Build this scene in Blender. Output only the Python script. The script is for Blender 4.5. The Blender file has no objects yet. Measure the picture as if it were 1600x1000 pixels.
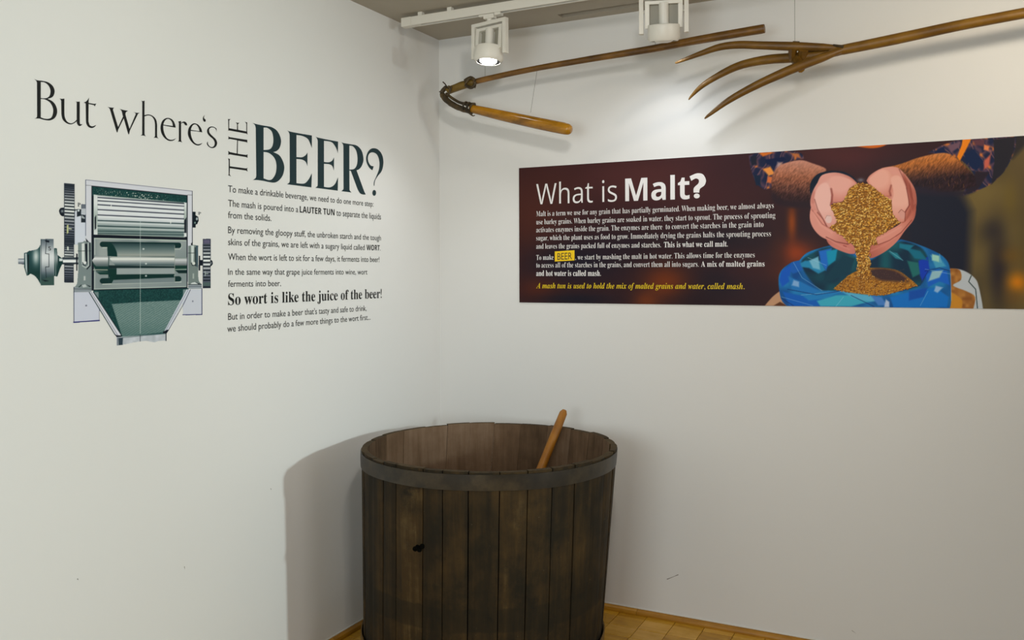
import bpy, bmesh, math, random
import numpy as np
from mathutils import Matrix, Vector
random.seed(7); NR = np.random.RandomState(5)
S = bpy.context.scene
COL = S.collection

# ------------------------------------------------------------------ camera
F, CY, YAW, ROLL = 1365.588, 427.396, .468870, .0032873
CAM = np.array([2.4145966, -3.925284, 1.6])
def _rot(y, r):
    cy, sy, cr, sr = math.cos(y), math.sin(y), math.cos(r), math.sin(r)
    return np.array([[cy,-sy,0],[sy,cy,0],[0,0,1]]) @ np.array([[cr,0,sr],[0,1,0],[-sr,0,cr]])
RM = _rot(YAW, ROLL)
cd = bpy.data.cameras.new('camera'); cam = bpy.data.objects.new('camera', cd); COL.objects.link(cam)
cd.sensor_width = 36; cd.lens = F/1600*36; cd.shift_y = -(500-CY)/1600; cd.clip_start = .05
cam.matrix_world = Matrix([[RM[0,0],RM[0,2],-RM[0,1],CAM[0]],[RM[1,0],RM[1,2],-RM[1,1],CAM[1]],[RM[2,0],RM[2,2],-RM[2,1],CAM[2]],[0,0,0,1]])
S.camera = cam
def ray(x, y): return RM @ np.array([(x-800)/F, 1, (CY-y)/F])
def un(x, y, ax, v):                      # pixel -> point on the plane  axis = v
    d = ray(x, y); t = (v-CAM[ax])/d[ax]; return CAM+d*t
def at(x, y, depth): return CAM + ray(x, y)*depth
def proj(P):                              # world points -> pixels (arrays)
    q = (np.asarray(P)-CAM) @ RM
    return 800+F*q[...,0]/q[...,1], CY-F*q[...,2]/q[...,1]

# ------------------------------------------------------------------ world, lights, exposure
S.view_settings.view_transform = 'Standard'; S.view_settings.look = 'None'
S.view_settings.gamma = 1; S.view_settings.use_curve_mapping = False; S.view_settings.exposure = .45
w = bpy.data.worlds.new('world'); S.world = w; w.use_nodes = True
w.node_tree.nodes['Background'].inputs[0].default_value = (.9,.95,1,1)
w.node_tree.nodes['Background'].inputs[1].default_value = .3
def look(o, tgt):
    o.rotation_euler = (Vector(tgt)-o.location).to_track_quat('-Z','Y').to_euler()
def area(name, loc, tgt, sx, sy, e, c):
    l = bpy.data.lights.new(name,'AREA'); l.shape='RECTANGLE'; l.size=sx; l.size_y=sy; l.energy=e; l.color=c
    o = bpy.data.objects.new(name,l); COL.objects.link(o); o.location=loc; look(o,tgt); return o
def spot(name, loc, tgt, e, c, ang=70, blend=1, r=.03):
    l = bpy.data.lights.new(name,'SPOT'); l.energy=e; l.color=c; l.spot_size=math.radians(ang); l.spot_blend=blend; l.shadow_soft_size=r
    o = bpy.data.objects.new(name,l); COL.objects.link(o); o.location=loc; look(o,tgt); return o
area('ambient_fill_light', (6.85,-3.2,1.7), (0,-2.6,1.3), 1.6, 1.4, 26, (.95,.97,1))  # added soft fill that raises the ambient level; no window stands here
spot('assumed_far_spot', (6.5,-1.60,1.85), (0,-2.25,1.20), 420, (.84,.99,.98), 48, 1, .10)  # assumed unseen lamp at far right, set to throw the tub's left-wall shadow
area('assumed_rear_light', (1.45,-5.3,1.56), (.6,0,1.25), 1.5, 1.2, 37, (.86,.97,1))  # assumed unseen area light, placed for the tub's right-wall shadow; no window is built
spot('corner_spot', (.52,-.475,2.53), (.45,-.9,.6), 10, (.98,.97,.95), 120)
spot('wall_spot', (1.335,-.40,2.545), (1.25,0,1.75), 5.0, (.88,.93,1), 125)
spot('assumed_banner_spot', (3.0,-1.0,2.6), (2.2,0,2.15), 22, (1,.88,.70), 105, 1, .05)  # assumed off-view spot that warms and brightens the wall above the banner
spot('assumed_left_wall_spot', (1.9,-2.5,2.68), (0,-1.2,1.85), 20, (1,.90,.72), 105, 1, .05)  # unseen overhead spot, assumed for the warm upper part of the left wall
spot('right_wall_fill_spot', (2.2,-3.0,2.7), (.8,0,1.35), 44, (1,.99,.97), 75, 1, .12)  # unseen spot added overhead to brighten the middle of the right wall

# ------------------------------------------------------------------ helpers
def lin(c):
    c = np.asarray(c, float)/255
    return np.where(c<=.04045, c/12.92, ((c+.055)/1.055)**2.4)
def mat(name, rgb, rough=.6, metal=0, spec=.5, emit=None, estr=0):
    m = bpy.data.materials.new(name); m.use_nodes = True
    b = m.node_tree.nodes['Principled BSDF']
    b.inputs['Base Color'].default_value = (*lin(rgb),1); b.inputs['Roughness'].default_value = rough
    b.inputs['Metallic'].default_value = metal; b.inputs['Specular IOR Level'].default_value = spec
    if emit: b.inputs['Emission Color'].default_value=(*lin(emit),1); b.inputs['Emission Strength'].default_value=estr
    return m
def wood(name, cols, scale=(30,30,2.5), rough=.6, bump=.25, spec=.4, rnd=.35, noise=4.0, coord='Object', spots=0, cell=None):
    """grainy wood: noise stretched along the object's z, tone differs per object"""
    m = mat(name, cols[0], rough, 0, spec); nt = m.node_tree; N = nt.nodes; L = nt.links; b = N['Principled BSDF']
    tc = N.new('ShaderNodeTexCoord'); mp = N.new('ShaderNodeMapping'); mp.inputs['Scale'].default_value = scale
    oi = N.new('ShaderNodeObjectInfo'); L.new(tc.outputs[coord], mp.inputs['Vector'])
    rnd_out = oi.outputs['Random']
    if cell:      # tone per parquet block, by position
        mp2=N.new('ShaderNodeMapping'); mp2.inputs['Location'].default_value=(-cell[2]/cell[0],-cell[3]/cell[1],0); mp2.inputs['Scale'].default_value=(1/cell[0],1/cell[1],0)
        fl_=N.new('ShaderNodeVectorMath'); fl_.operation='FLOOR'; wn=N.new('ShaderNodeTexWhiteNoise'); wn.noise_dimensions='2D'
        L.new(tc.outputs[coord],mp2.inputs['Vector']); L.new(mp2.outputs[0],fl_.inputs[0]); L.new(fl_.outputs[0],wn.inputs['Vector']); rnd_out=wn.outputs['Value']
    cx = N.new('ShaderNodeCombineXYZ'); mu = N.new('ShaderNodeMath'); mu.operation='MULTIPLY'; mu.inputs[1].default_value=37
    L.new(rnd_out, mu.inputs[0]); L.new(mu.outputs[0], cx.inputs[2]); L.new(mu.outputs[0], cx.inputs[0]); L.new(cx.outputs[0], mp.inputs['Location'])
    n1 = N.new('ShaderNodeTexNoise'); n1.inputs['Scale'].default_value=1; n1.inputs['Detail'].default_value=7; n1.inputs['Roughness'].default_value=.65
    L.new(mp.outputs[0], n1.inputs['Vector'])
    n2 = N.new('ShaderNodeTexNoise'); n2.inputs['Scale'].default_value=noise; n2.inputs['Detail'].default_value=6; n2.inputs['Roughness'].default_value=.6
    L.new(tc.outputs[coord], n2.inputs['Vector'])
    a = N.new('ShaderNodeMath'); a.operation='ADD'; L.new(n1.outputs['Fac'], a.inputs[0]); L.new(n2.outputs['Fac'], a.inputs[1])
    a2 = N.new('ShaderNodeMath'); a2.operation='MULTIPLY_ADD'; L.new(rnd_out, a2.inputs[0]); a2.inputs[1].default_value=rnd; L.new(a.outputs[0], a2.inputs[2])
    r = N.new('ShaderNodeValToRGB'); L.new(a2.outputs[0], r.inputs[0]); r.color_ramp.elements[0].position=0; 
    mr = N.new('ShaderNodeMapRange'); L.new(a2.outputs[0], mr.inputs[0]); mr.inputs[1].default_value=.72; mr.inputs[2].default_value=1.28+rnd; L.new(mr.outputs[0], r.inputs[0])
    els = r.color_ramp.elements
    while len(els) < len(cols): els.new(.5)
    for i,c in enumerate(cols): els[i].position = i/(len(cols)-1); els[i].color = (*lin(c),1)
    out = r.outputs['Color']
    if spots:
        n3 = N.new('ShaderNodeTexNoise'); n3.inputs['Scale'].default_value=spots; n3.inputs['Detail'].default_value=8; n3.inputs['Roughness'].default_value=.75
        L.new(tc.outputs[coord], n3.inputs['Vector'])
        m3 = N.new('ShaderNodeMapRange'); L.new(n3.outputs['Fac'], m3.inputs[0]); m3.inputs[1].default_value=.60; m3.inputs[2].default_value=.70; m3.inputs[4].default_value=.8
        mx = N.new('ShaderNodeMix'); mx.data_type='RGBA'; L.new(m3.outputs[0], mx.inputs[0]); L.new(out, mx.inputs[6]); mx.inputs[7].default_value=(*lin([c*.35 for c in cols[0]]),1)
        out = mx.outputs[2]
    L.new(out, b.inputs['Base Color'])
    bp = N.new('ShaderNodeBump'); bp.inputs['Strength'].default_value=bump; bp.inputs['Distance'].default_value=.004
    L.new(n1.outputs['Fac'], bp.inputs['Height']); L.new(bp.outputs[0], b.inputs['Normal'])
    return m
def plaster(name, rgb, rough=.75):
    m = mat(name, rgb, rough, 0, .25); nt=m.node_tree; N=nt.nodes; L=nt.links
    tc=N.new('ShaderNodeTexCoord'); n=N.new('ShaderNodeTexNoise'); n.inputs['Scale'].default_value=120; n.inputs['Detail'].default_value=3
    n2=N.new('ShaderNodeTexNoise'); n2.inputs['Scale'].default_value=2.2; n2.inputs['Detail'].default_value=2
    L.new(tc.outputs['Object'],n.inputs['Vector']); L.new(tc.outputs['Object'],n2.inputs['Vector'])
    a=N.new('ShaderNodeMath'); a.operation='MULTIPLY_ADD'; L.new(n2.outputs['Fac'],a.inputs[0]); a.inputs[1].default_value=5; L.new(n.outputs['Fac'],a.inputs[2])
    bp=N.new('ShaderNodeBump'); bp.inputs['Strength'].default_value=.08; bp.inputs['Distance'].default_value=.002
    L.new(a.outputs[0],bp.inputs['Height']); L.new(bp.outputs[0],N['Principled BSDF'].inputs['Normal'])
    return m
def link(name, me, m=None, parent=None, loc=None):
    o = bpy.data.objects.new(name, me); COL.objects.link(o)
    if m is not None and me is not None: me.materials.clear(); me.materials.append(m)
    if parent is not None: o.parent = parent
    if loc is not None: o.location = loc
    return o
def mesh(name, V, Fc, smooth=False):
    me = bpy.data.meshes.new(name); me.from_pydata([tuple(map(float,v)) for v in V], [], Fc); me.update()
    if smooth: me.polygons.foreach_set('use_smooth', [True]*len(me.polygons))
    return me
def tag(o, label=None, cat=None, group=None, kind=None):
    for k,v in (('label',label),('category',cat),('group',group),('kind',kind)):
        if v: o[k]=v
    return o
def thing(name, loc, label, cat, group=None):
    o = bpy.data.objects.new(name, None); COL.objects.link(o); o.location = loc; o.empty_display_size=.1
    return tag(o,label,cat,group)
class MB:
    def __init__(s, org=(0,0,0)): s.V=[]; s.F=[]; s.o=np.array(org,float)
    def add(s, V, Fc):
        n=len(s.V); s.V += [np.asarray(v,float)-s.o for v in V]; s.F += [[i+n for i in f] for f in Fc]; return s
    def box(s, a, b, M=None):
        x0,y0,z0=a; x1,y1,z1=b
        V=[(x0,y0,z0),(x1,y0,z0),(x1,y1,z0),(x0,y1,z0),(x0,y0,z1),(x1,y0,z1),(x1,y1,z1),(x0,y1,z1)]
        if M is not None: V=[M@np.array([*v,1.]) for v in V]; V=[v[:3] for v in V]
        return s.add(V,[[0,3,2,1],[4,5,6,7],[0,1,5,4],[1,2,6,5],[2,3,7,6],[3,0,4,7]])
    def lathe(s, prof, n=32, M=None, cap=True):
        V=[];Fc=[]
        for r,z in prof:
            for k in range(n):
                a=2*math.pi*k/n; V.append((r*math.cos(a),r*math.sin(a),z))
        for i in range(len(prof)-1):
            for k in range(n): Fc.append([i*n+k,i*n+(k+1)%n,(i+1)*n+(k+1)%n,(i+1)*n+k])
        if cap: Fc.append(list(range(n))[::-1]); Fc.append([(len(prof)-1)*n+k for k in range(n)])
        if M is not None: V=[(M@np.array([*v,1.]))[:3] for v in V]
        return s.add(V,Fc)
    def tube(s, pts, rad, n=12, samples=0, flat=1.0, wob=0):
        P=np.array(pts,float); R=np.array(rad,float) if np.ndim(rad) else np.full(len(P),float(rad))
        if samples:
            P,R=cat3(P,R,samples)
        T=np.gradient(P,axis=0); T/=np.linalg.norm(T,axis=1)[:,None]
        up=np.array([0,0,1.]) if abs(T[0][2])<.9 else np.array([0,1.,0])
        V=[];Fc=[]
        for i,(p,t,r) in enumerate(zip(P,T,R)):
            a=np.cross(up,t); a/=np.linalg.norm(a); b=np.cross(t,a)
            for k in range(n):
                q=2*math.pi*k/n; rr=r*(1+(wob*(NR.rand()-.5) if wob else 0)); V.append(p+a*math.cos(q)*rr*flat+b*math.sin(q)*rr)
        m=len(P)
        for i in range(m-1):
            for k in range(n): Fc.append([i*n+k,i*n+(k+1)%n,(i+1)*n+(k+1)%n,(i+1)*n+k])
        Fc.append(list(range(n))[::-1]); Fc.append([(m-1)*n+k for k in range(n)])
        return s.add(V,Fc)
    def build(s, name, m, parent=None, smooth=False, bevel=0, loc=None):
        o=link(name, mesh(name,s.V,s.F,smooth), m, parent, loc)
        bm=bmesh.new(); bm.from_mesh(o.data); bmesh.ops.recalc_face_normals(bm,faces=bm.faces); bm.to_mesh(o.data); bm.free()
        if smooth: o.data.set_sharp_from_angle(angle=math.radians(40))
        if bevel:
            b=o.modifiers.new('bevel','BEVEL'); b.width=bevel; b.segments=2; b.limit_method='ANGLE'
        return o
def cat3(P, R, k):
    out=[];ro=[]
    n=len(P)
    for i in range(n-1):
        p0=P[max(i-1,0)];p1=P[i];p2=P[i+1];p3=P[min(i+2,n-1)]
        for j in range(k):
            t=j/k; out.append(.5*((2*p1)+(-p0+p2)*t+(2*p0-5*p1+4*p2-p3)*t*t+(-p0+3*p1-3*p2+p3)*t**3)); ro.append(R[i]*(1-t)+R[i+1]*t)
    out.append(P[-1]); ro.append(R[-1]); return np.array(out),np.array(ro)

# ------------------------------------------------------------------ materials
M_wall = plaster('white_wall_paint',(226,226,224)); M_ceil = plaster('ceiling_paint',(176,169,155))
M_white = mat('white_powder_coat',(225,222,212),.4); M_dark = mat('dark_slot',(30,26,22),.7)
M_glow = mat('lamp_glow',(255,255,255),.4,emit=(255,252,245),estr=14)
M_black = mat('black_vinyl',(9,12,13),.55,0,.3); M_teal = mat('teal_black_vinyl',(20,46,52),.55,0,.3)
M_tw = mat('printed_white',(240,238,238),.5,0,.3); M_ty = mat('printed_yellow',(238,205,24),.5,0,.3)
M_box = mat('yellow_highlight',(246,205,18),.5,0,.3)
M_base = wood('oak_baseboard',[(116,74,8),(164,112,18),(196,144,44)],(3,3,40),.45,.1,rnd=.3)
M_parq = wood('parquet_oak',[(150,100,14),(192,142,34),(216,168,84)],(5,40,5),.38,.06,rnd=.5,noise=9,cell=(.1345,.1075,1.138-.1345*8-.0032,-.059))
M_gap = mat('parquet_joint',(70,42,14),.8)

# ------------------------------------------------------------------ room
HC=2.828; RX,RY=7.0,-5.4
def structure(name, mb, m, **k): return tag(mb.build(name,m,**k),kind='structure')
structure('wall_left', MB().box((-.15,RY-.15,0),(0,.15,HC+.1)), M_wall)
structure('wall_right', MB().box((0,0,0),(RX+.15,.15,HC+.1)), M_wall)
structure('wall_rear', MB().box((0,RY-.15,0),(RX,RY,HC+.1)), M_wall)
structure('wall_far', MB().box((RX,RY-.15,0),(RX+.15,0,HC+.1)), M_wall)
structure('floor', MB().box((0,RY,-.12),(RX,0,-.004)), M_gap)
# ceiling with a recessed slot
sx0,sx1,sy0,sy1=.735,1.9,-.126,-.067
c=MB()
for a,b in (((0,RY),(RX,sy0)),((0,sy1),(RX,0)),((0,sy0),(sx0,sy1)),((sx1,sy0),(RX,sy1))):
    c.box((a[0],a[1],HC),(b[0],b[1],HC+.1))
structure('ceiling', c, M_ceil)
t=MB(); t.box((sx0,sy0,HC+.045),(sx1,sy1,HC+.1))
structure('trim_1', t, mat('slot_grey',(140,128,112),.7))
# baseboards: quarter mouldings in lengths
def board(name, a, b, axis, L0, cuts):
    root=None
    for i in range(len(cuts)-1):
        u0,u1=cuts[i]+.0006,cuts[i+1]-.0006
        pr=[(0,0),(.020,0),(.020,.008),(.017,.016),(.010,.022),(0,.025)]
        V=[];n=len(pr)
        for u in (u0,u1):
            for d,z in pr: V.append((d,-u,z) if axis=='y' else (u,-d,z))
        Fc=[[k,(k+1)%n,n+(k+1)%n,n+k] for k in range(n)]+[list(range(n))[::-1],[n+k for k in range(n)]]
        mb=MB().add(V,Fc)
        if root is None: root=structure(name,mb,M_base)
        else: mb.build('board',M_base,root)
board('baseboard_left',0,0,'y',0,[0,.9,2.1,3.6,5.4])
board('baseboard_right',0,0,'x',0,[.021,1.083,2.5,4.1,5.6,7])
tag(MB().box((0,-5.4,.025),(.003,0,.029)).box((0,-.003,.025),(7,0,.029)).build('trim_2',M_white),kind='structure')
# parquet blocks
floor=bpy.data.objects['floor']
bw,bh=.1345,.1075; stuff=MB(); x0b=1.138-bw*8-.002; cnt=0
rows=int(5.4/bh)
bm_me={}
for r in range(rows):
    yt=-.059-bh*(r-1)+.0; 
    for cidx in range(-2,int(7/bw)+1):
        xa=x0b+bw*cidx+(.0012*((r*7)%3-1)); xb=xa+bw-.0022; ya=max(yt-bh+.0022,RY); yb=min(yt,-.0)
        xa=max(xa,.0);xb=min(xb,RX)
        if xb-xa<.01 or yb-ya<.01: continue
        px,py=proj(np.array([[(xa+xb)/2,(ya+yb)/2,0]])); 
        h=random.uniform(-.0006,.0004)
        near = 400<px[0]<1350 and py[0]<1040 and py[0]>0 and (px[0]<620 or px[0]>880) 
        mb = MB() if near and cnt<280 else stuff
        b=.0012
        V=[(xa,ya,-.004),(xb,ya,-.004),(xb,yb,-.004),(xa,yb,-.004),(xa,ya,h-b),(xb,ya,h-b),(xb,yb,h-b),(xa,yb,h-b),(xa+b,ya+b,h),(xb-b,ya+b,h),(xb-b,yb-b,h),(xa+b,yb-b,h)]
        Fc=[[0,1,5,4],[1,2,6,5],[2,3,7,6],[3,0,4,7],[4,5,9,8],[5,6,10,9],[6,7,11,10],[7,4,8,11],[8,9,10,11]]
        mb.add(V,Fc)
        if mb is not stuff: mb.build('parquet_block',M_parq,floor); cnt+=1
tag(stuff.build('parquet_blocks',M_parq,floor),kind='stuff')

# ------------------------------------------------------------------ track and lamps
ty=-.452
tr=thing('lighting_track',(.08,ty,2.77),'long white track fixed under the ceiling carrying the two spotlights','track')
o=np.array([.08,ty,2.77])
X0,X1=.08,5.0
k=MB(o)
k.box((X0+.055,ty-.018,2.806),(X1,ty+.018,2.810)).box((X0+.055,ty-.018,2.77),(X1,ty-.010,2.806)).box((X0+.055,ty+.010,2.77),(X1,ty+.018,2.806)).box((X0+.055,ty-.010,2.795),(X1,ty+.010,2.8))
k.build('rail',M_white,tr,bevel=.0008)
MB(o).box((X0+.055,ty-.010,2.784),(X1,ty+.010,2.794)).build('slot_conductor',M_dark,tr)
MB(o).box((X0,ty-.019,2.769),(X0+.054,ty+.019,2.811)).box((X0+.054,ty-.0175,2.7705),(X0+.1,ty+.0175,2.776)).build('end_cap',M_white,tr,bevel=.0015)
for xx in (.17,.33,.9,1.6,2.6,3.8):
    MB(o).box((xx,ty-.012,2.810),(xx+.022,ty+.012,HC)).build('ceiling_clip',M_white,tr)
def lamp(px, label, turn, tilt, glow, seg=40):
    P=un(px,20,1,ty); x=P[0]; o=np.array([x,ty,2.77])
    root=thing('track_spotlight',tuple(o),label,'spotlight','spotlights on the ceiling track')
    ca,sa=math.cos(turn),math.sin(turn)
    def Mx(loc=(0,0,0),tx=0):
        c,s=math.cos(tx),math.sin(tx)
        R=np.array([[ca,-sa,0],[sa,ca,0],[0,0,1]])@np.array([[1,0,0],[0,c,-s],[0,s,c]])
        M=np.eye(4); M[:3,:3]=R; M[:3,3]=np.array([0,0,0])+np.array([[ca,-sa,0],[sa,ca,0],[0,0,1]])@np.array(loc); return M
    a=MB(); a.box((-.052,-.009,-.008),(.052,.009,.012)).box((-.025,-.014,-.022),(.028,.014,-.002)).box((.032,-.016,-.012),(.062,.016,.0)); a.lathe([(.013,-.032),(.013,-.018)],16)
    a.build('adaptor',M_white,root,bevel=.0012)
    W=.1; zt=-.032; zb=-.19
    br=MB(); M=Mx()
    br.box((-W,-.012,zt-.016),(W,.012,zt),M).box((-W,-.012,zb),(-W+.018,.012,zt-.016),M).box((W-.018,-.012,zb),(W,.012,zt-.016),M)
    br.build('bracket',M_white,root,bevel=.001)
    # head: flat inner frame, centre tube, ring and lens; tilts about the bracket pivots
    H=Mx((0,0,-.10),tilt); H0=H.copy()
    f=MB(); wi=.076
    f.box((-wi,-.010,.030),(wi,.010,.044),H).box((-wi,-.010,-.065),(-wi+.018,.010,.030),H).box((wi-.018,-.010,-.065),(wi,.010,.030),H)
    f.lathe([(.020,-.05),(.020,.036)],24,H)
    f.build('head_frame',M_white,root,bevel=.001)
    MB().box((-wi+.018,.011,-.05),(-.02,.014,.03),H).box((.02,.011,-.05),(wi-.018,.014,.03),H).build('cooling_fins',mat('fin_grey',(150,146,132),.5),root)
    for sg in (-1,1): MB().lathe([(.004,-.012),(.004,.012)],10,Mx((sg*(W-.022),0,-.10))@np.array([[0,0,1,0],[0,1,0,0],[-1,0,0,0],[0,0,0,1.]])).build('pivot',M_white,root)
    g=MB(); g.lathe([(.050,-.050),(.064,-.052),(.066,-.058),(.066,-.108),(.058,-.118),(.054,-.118),(.050,-.100),(.050,-.050)],seg,H,cap=False)
    g.lathe([(.001,-.095),(.051,-.095)],seg,H,cap=False)
    g.build('lamp_ring',M_white,root,smooth=True)
    MB().lathe([(.0535,-.1165),(.047,-.108),(.036,-.104)],seg,H,cap=False).build('reflector',mat('reflector_black',(24,24,24),.3,.3),root,smooth=True)
    ob=MB().lathe([(.0375,-.1045),(.0375,-.117),(.030,-.122),(.016,-.1245),(.001,-.125)],seg,H,cap=False).build('lens',M_glow if glow else mat('lens_off_axis',(230,228,220),.3),root,smooth=True)
    tag(ob,'bright glowing lens' if glow else None)
    return root
lamp(765,'white track spotlight with bright lens visible, near the corner',math.radians(-12),math.radians(-5),True)
lamp(1037,'white track spotlight cut by the top edge of the photo, lens turned to the wall',math.radians(17),math.radians(12),False)

# ------------------------------------------------------------------ mash tub
DB=3.65
cc=at(764,CY,DB); BX,BY=cc[0],cc[1]; HB=.889; RB=.527
tub=thing('wooden_tub',(BX,BY,0),'large round dark wooden mash tub with iron hoops on the parquet in the corner','tub')
right=RM[:,0].copy(); right[2]=0; right/=np.linalg.norm(right); fwd=np.array([-right[1],right[0],0])
def axis_pt(z):   # the tub leans and tapers slightly towards its foot
    t=(HB-z)/HB; return -right*.034*t
def rad(z): t=(HB-z)/HB; return RB-.040*t
def bp(phi,z,dr=0): # phi: 0 = towards the camera's left .. measured from right axis; -90deg = towards camera
    r=rad(z)+dr; return axis_pt(z)+right*(math.cos(phi)*r)+fwd*(math.sin(phi)*r)+np.array([0,0,z])
def solve(px,z):
    lo,hi=-math.pi+.02+.14,-.02-.14
    f=lambda p: proj((bp(p,z)+[BX,BY,0])[None])[0][0]-px
    for _ in range(50):
        m=(lo+hi)/2
        if f(m)<0: lo=m
        else: hi=m
    return (lo+hi)/2
topx=[581,598,617.5,660,690.7,730.6,779.7,823.8,862,897,923.6,944]
botx=[581,597,617.5,659,691,730.6,777.6,820,856.7,890.7,916,934]
ph_t=[solve(x,.80) for x in topx]; ph_b=[solve(x,.12) for x in botx]
a0,a1=ph_t[-1],ph_t[0]+2*math.pi; nb=17; e=[NR.uniform(.8,1.2) for _ in range(nb)]; e=np.cumsum(e)/sum(e)
b0,b1=ph_b[-1],ph_b[0]+2*math.pi
angs=list(zip(ph_t,ph_b))+[(a0+(a1-a0)*v,b0+(b1-b0)*v) for v in e[:-1]]
M_stave=wood('old_tub_wood',[(12,9,3),(36,27,10),(60,44,18),(90,73,43)],(26,26,1.6),.75,.5,.25,rnd=.30,noise=6,spots=5)
def dirt(m):
    nt=m.node_tree;N=nt.nodes;L=nt.links;b=N['Principled BSDF']; src=b.inputs['Base Color'].links[0].from_socket
    tc=N.new('ShaderNodeTexCoord'); sp=N.new('ShaderNodeSeparateXYZ'); L.new(tc.outputs['Object'],sp.inputs[0])
    n=N.new('ShaderNodeTexNoise'); n.inputs['Scale'].default_value=4.5; n.inputs['Detail'].default_value=9; n.inputs['Roughness'].default_value=.72; L.new(tc.outputs['Object'],n.inputs['Vector'])
    a=N.new('ShaderNodeMath'); a.operation='MULTIPLY_ADD'; a.inputs[1].default_value=.05; L.new(n.outputs['Fac'],a.inputs[0]); L.new(sp.outputs['Z'],a.inputs[2])
    lo=N.new('ShaderNodeMapRange'); L.new(a.outputs[0],lo.inputs[0]); lo.inputs[1].default_value=.322; lo.inputs[2].default_value=.33
    hi=N.new('ShaderNodeMapRange'); L.new(a.outputs[0],hi.inputs[0]); hi.inputs[1].default_value=.412; hi.inputs[2].default_value=.418; hi.inputs[3].default_value=1; hi.inputs[4].default_value=0
    mu=N.new('ShaderNodeMath'); mu.operation='MULTIPLY'; L.new(lo.outputs[0],mu.inputs[0]); L.new(hi.outputs[0],mu.inputs[1])
    m2=N.new('ShaderNodeMath'); m2.operation='MULTIPLY'; m2.inputs[1].default_value=.55; L.new(mu.outputs[0],m2.inputs[0])
    mr=N.new('ShaderNodeMapRange'); L.new(n.outputs['Fac'],mr.inputs[0]); mr.inputs[1].default_value=.49; mr.inputs[2].default_value=.62; mr.inputs[4].default_value=.72
    mx_=N.new('ShaderNodeMath'); mx_.operation='MAXIMUM'; L.new(m2.outputs[0],mx_.inputs[0]); L.new(mr.outputs[0],mx_.inputs[1])
    mx=N.new('ShaderNodeMix'); mx.data_type='RGBA'; L.new(mx_.outputs[0],mx.inputs[0]); L.new(src,mx.inputs[6]); mx.inputs[7].default_value=(*lin((22,19,8)),1)
    # pale scratches and lime specks
    n2=N.new('ShaderNodeTexNoise'); n2.inputs['Scale'].default_value=34; n2.inputs['Detail'].default_value=6; n2.inputs['Roughness'].default_value=.8; L.new(tc.outputs['Object'],n2.inputs['Vector'])
    r2=N.new('ShaderNodeMapRange'); L.new(n2.outputs['Fac'],r2.inputs[0]); r2.inputs[1].default_value=.66; r2.inputs[2].default_value=.74; r2.inputs[4].default_value=.55
    my=N.new('ShaderNodeMix'); my.data_type='RGBA'; L.new(r2.outputs[0],my.inputs[0]); L.new(mx.outputs[2],my.inputs[6]); my.inputs[7].default_value=(*lin((128,116,88)),1)
    L.new(my.outputs[2],b.inputs['Base Color'])
dirt(M_stave)
# inside face paler and pinker: second material slot
M_inner=wood('old_tub_wood_inside',[(66,50,34),(104,82,62),(132,110,90)],(24,24,1.6),.85,.4,.2,rnd=.35,noise=5,spots=4)
M_rim=wood('tub_wood_end_grain',[(44,34,20),(84,68,42)],(30,30,30),.85,.4,.2)
M_hole=mat('black_hole',(6,6,4),.95,0,.05)
zs=[.0,.12,.25,.4,.55,.7,.8,None]
for i in range(len(angs)):
    t0,u0=angs[i]; t1,u1=angs[(i+1)%len(angs)]
    if i==len(angs)-1: t1+=2*math.pi;u1+=2*math.pi
    ht=HB+NR.uniform(-.004,.003); jr=NR.uniform(-.002,.002); th=.024+NR.uniform(-.002,.004)
    V=[];K=5; g=.0020
    for z in zs:
        z=ht if z is None else z
        q=(HB-z)/HB; pa=t0*(1-q)+u0*q; pb=t1*(1-q)+u1*q; r=rad(z)
        wv=NR.uniform(-.0007,.0007)
        for s,dr in ((0,0),(1,-th)):
            for kx in range(K):
                f=kx/(K-1); gg=g+wv if s==0 else .0001; pa2=pa+gg/r; pb2=pb-(g if s==0 else .0001)/r
                e_=-.0028 if (kx in(0,K-1) and s==0) else 0
                V.append(bp(pa2*(1-f)+pb2*f,z,dr+jr+e_))
    Fc=[];mi=[]; nz=len(zs); R_=2*K
    for a in range(nz-1):
        for kx in range(K-1):
            Fc.append([a*R_+kx,a*R_+kx+1,(a+1)*R_+kx+1,(a+1)*R_+kx]); mi.append(0)
            Fc.append([a*R_+K+kx+1,a*R_+K+kx,(a+1)*R_+K+kx,(a+1)*R_+K+kx+1]); mi.append(1)
        Fc.append([a*R_,(a+1)*R_,(a+1)*R_+K,a*R_+K]); mi.append(0)
        Fc.append([a*R_+K-1,a*R_+2*K-1,(a+1)*R_+2*K-1,(a+1)*R_+K-1]); mi.append(0)
    for a,m_ in ((0,0),(nz-1,2)):
        for kx in range(K-1): Fc.append([a*R_+kx,a*R_+kx+1,a*R_+K+kx+1,a*R_+K+kx]); mi.append(m_)
    me=mesh('stave',V,Fc); 
    ob=link('stave',me,M_stave,tub); me.materials.append(M_inner); me.materials.append(M_rim)
    me.polygons.foreach_set('material_index',mi); me.update()
    bm=bmesh.new(); bm.from_mesh(me); bmesh.ops.recalc_face_normals(bm,faces=bm.faces); bm.to_mesh(me); bm.free()
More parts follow.
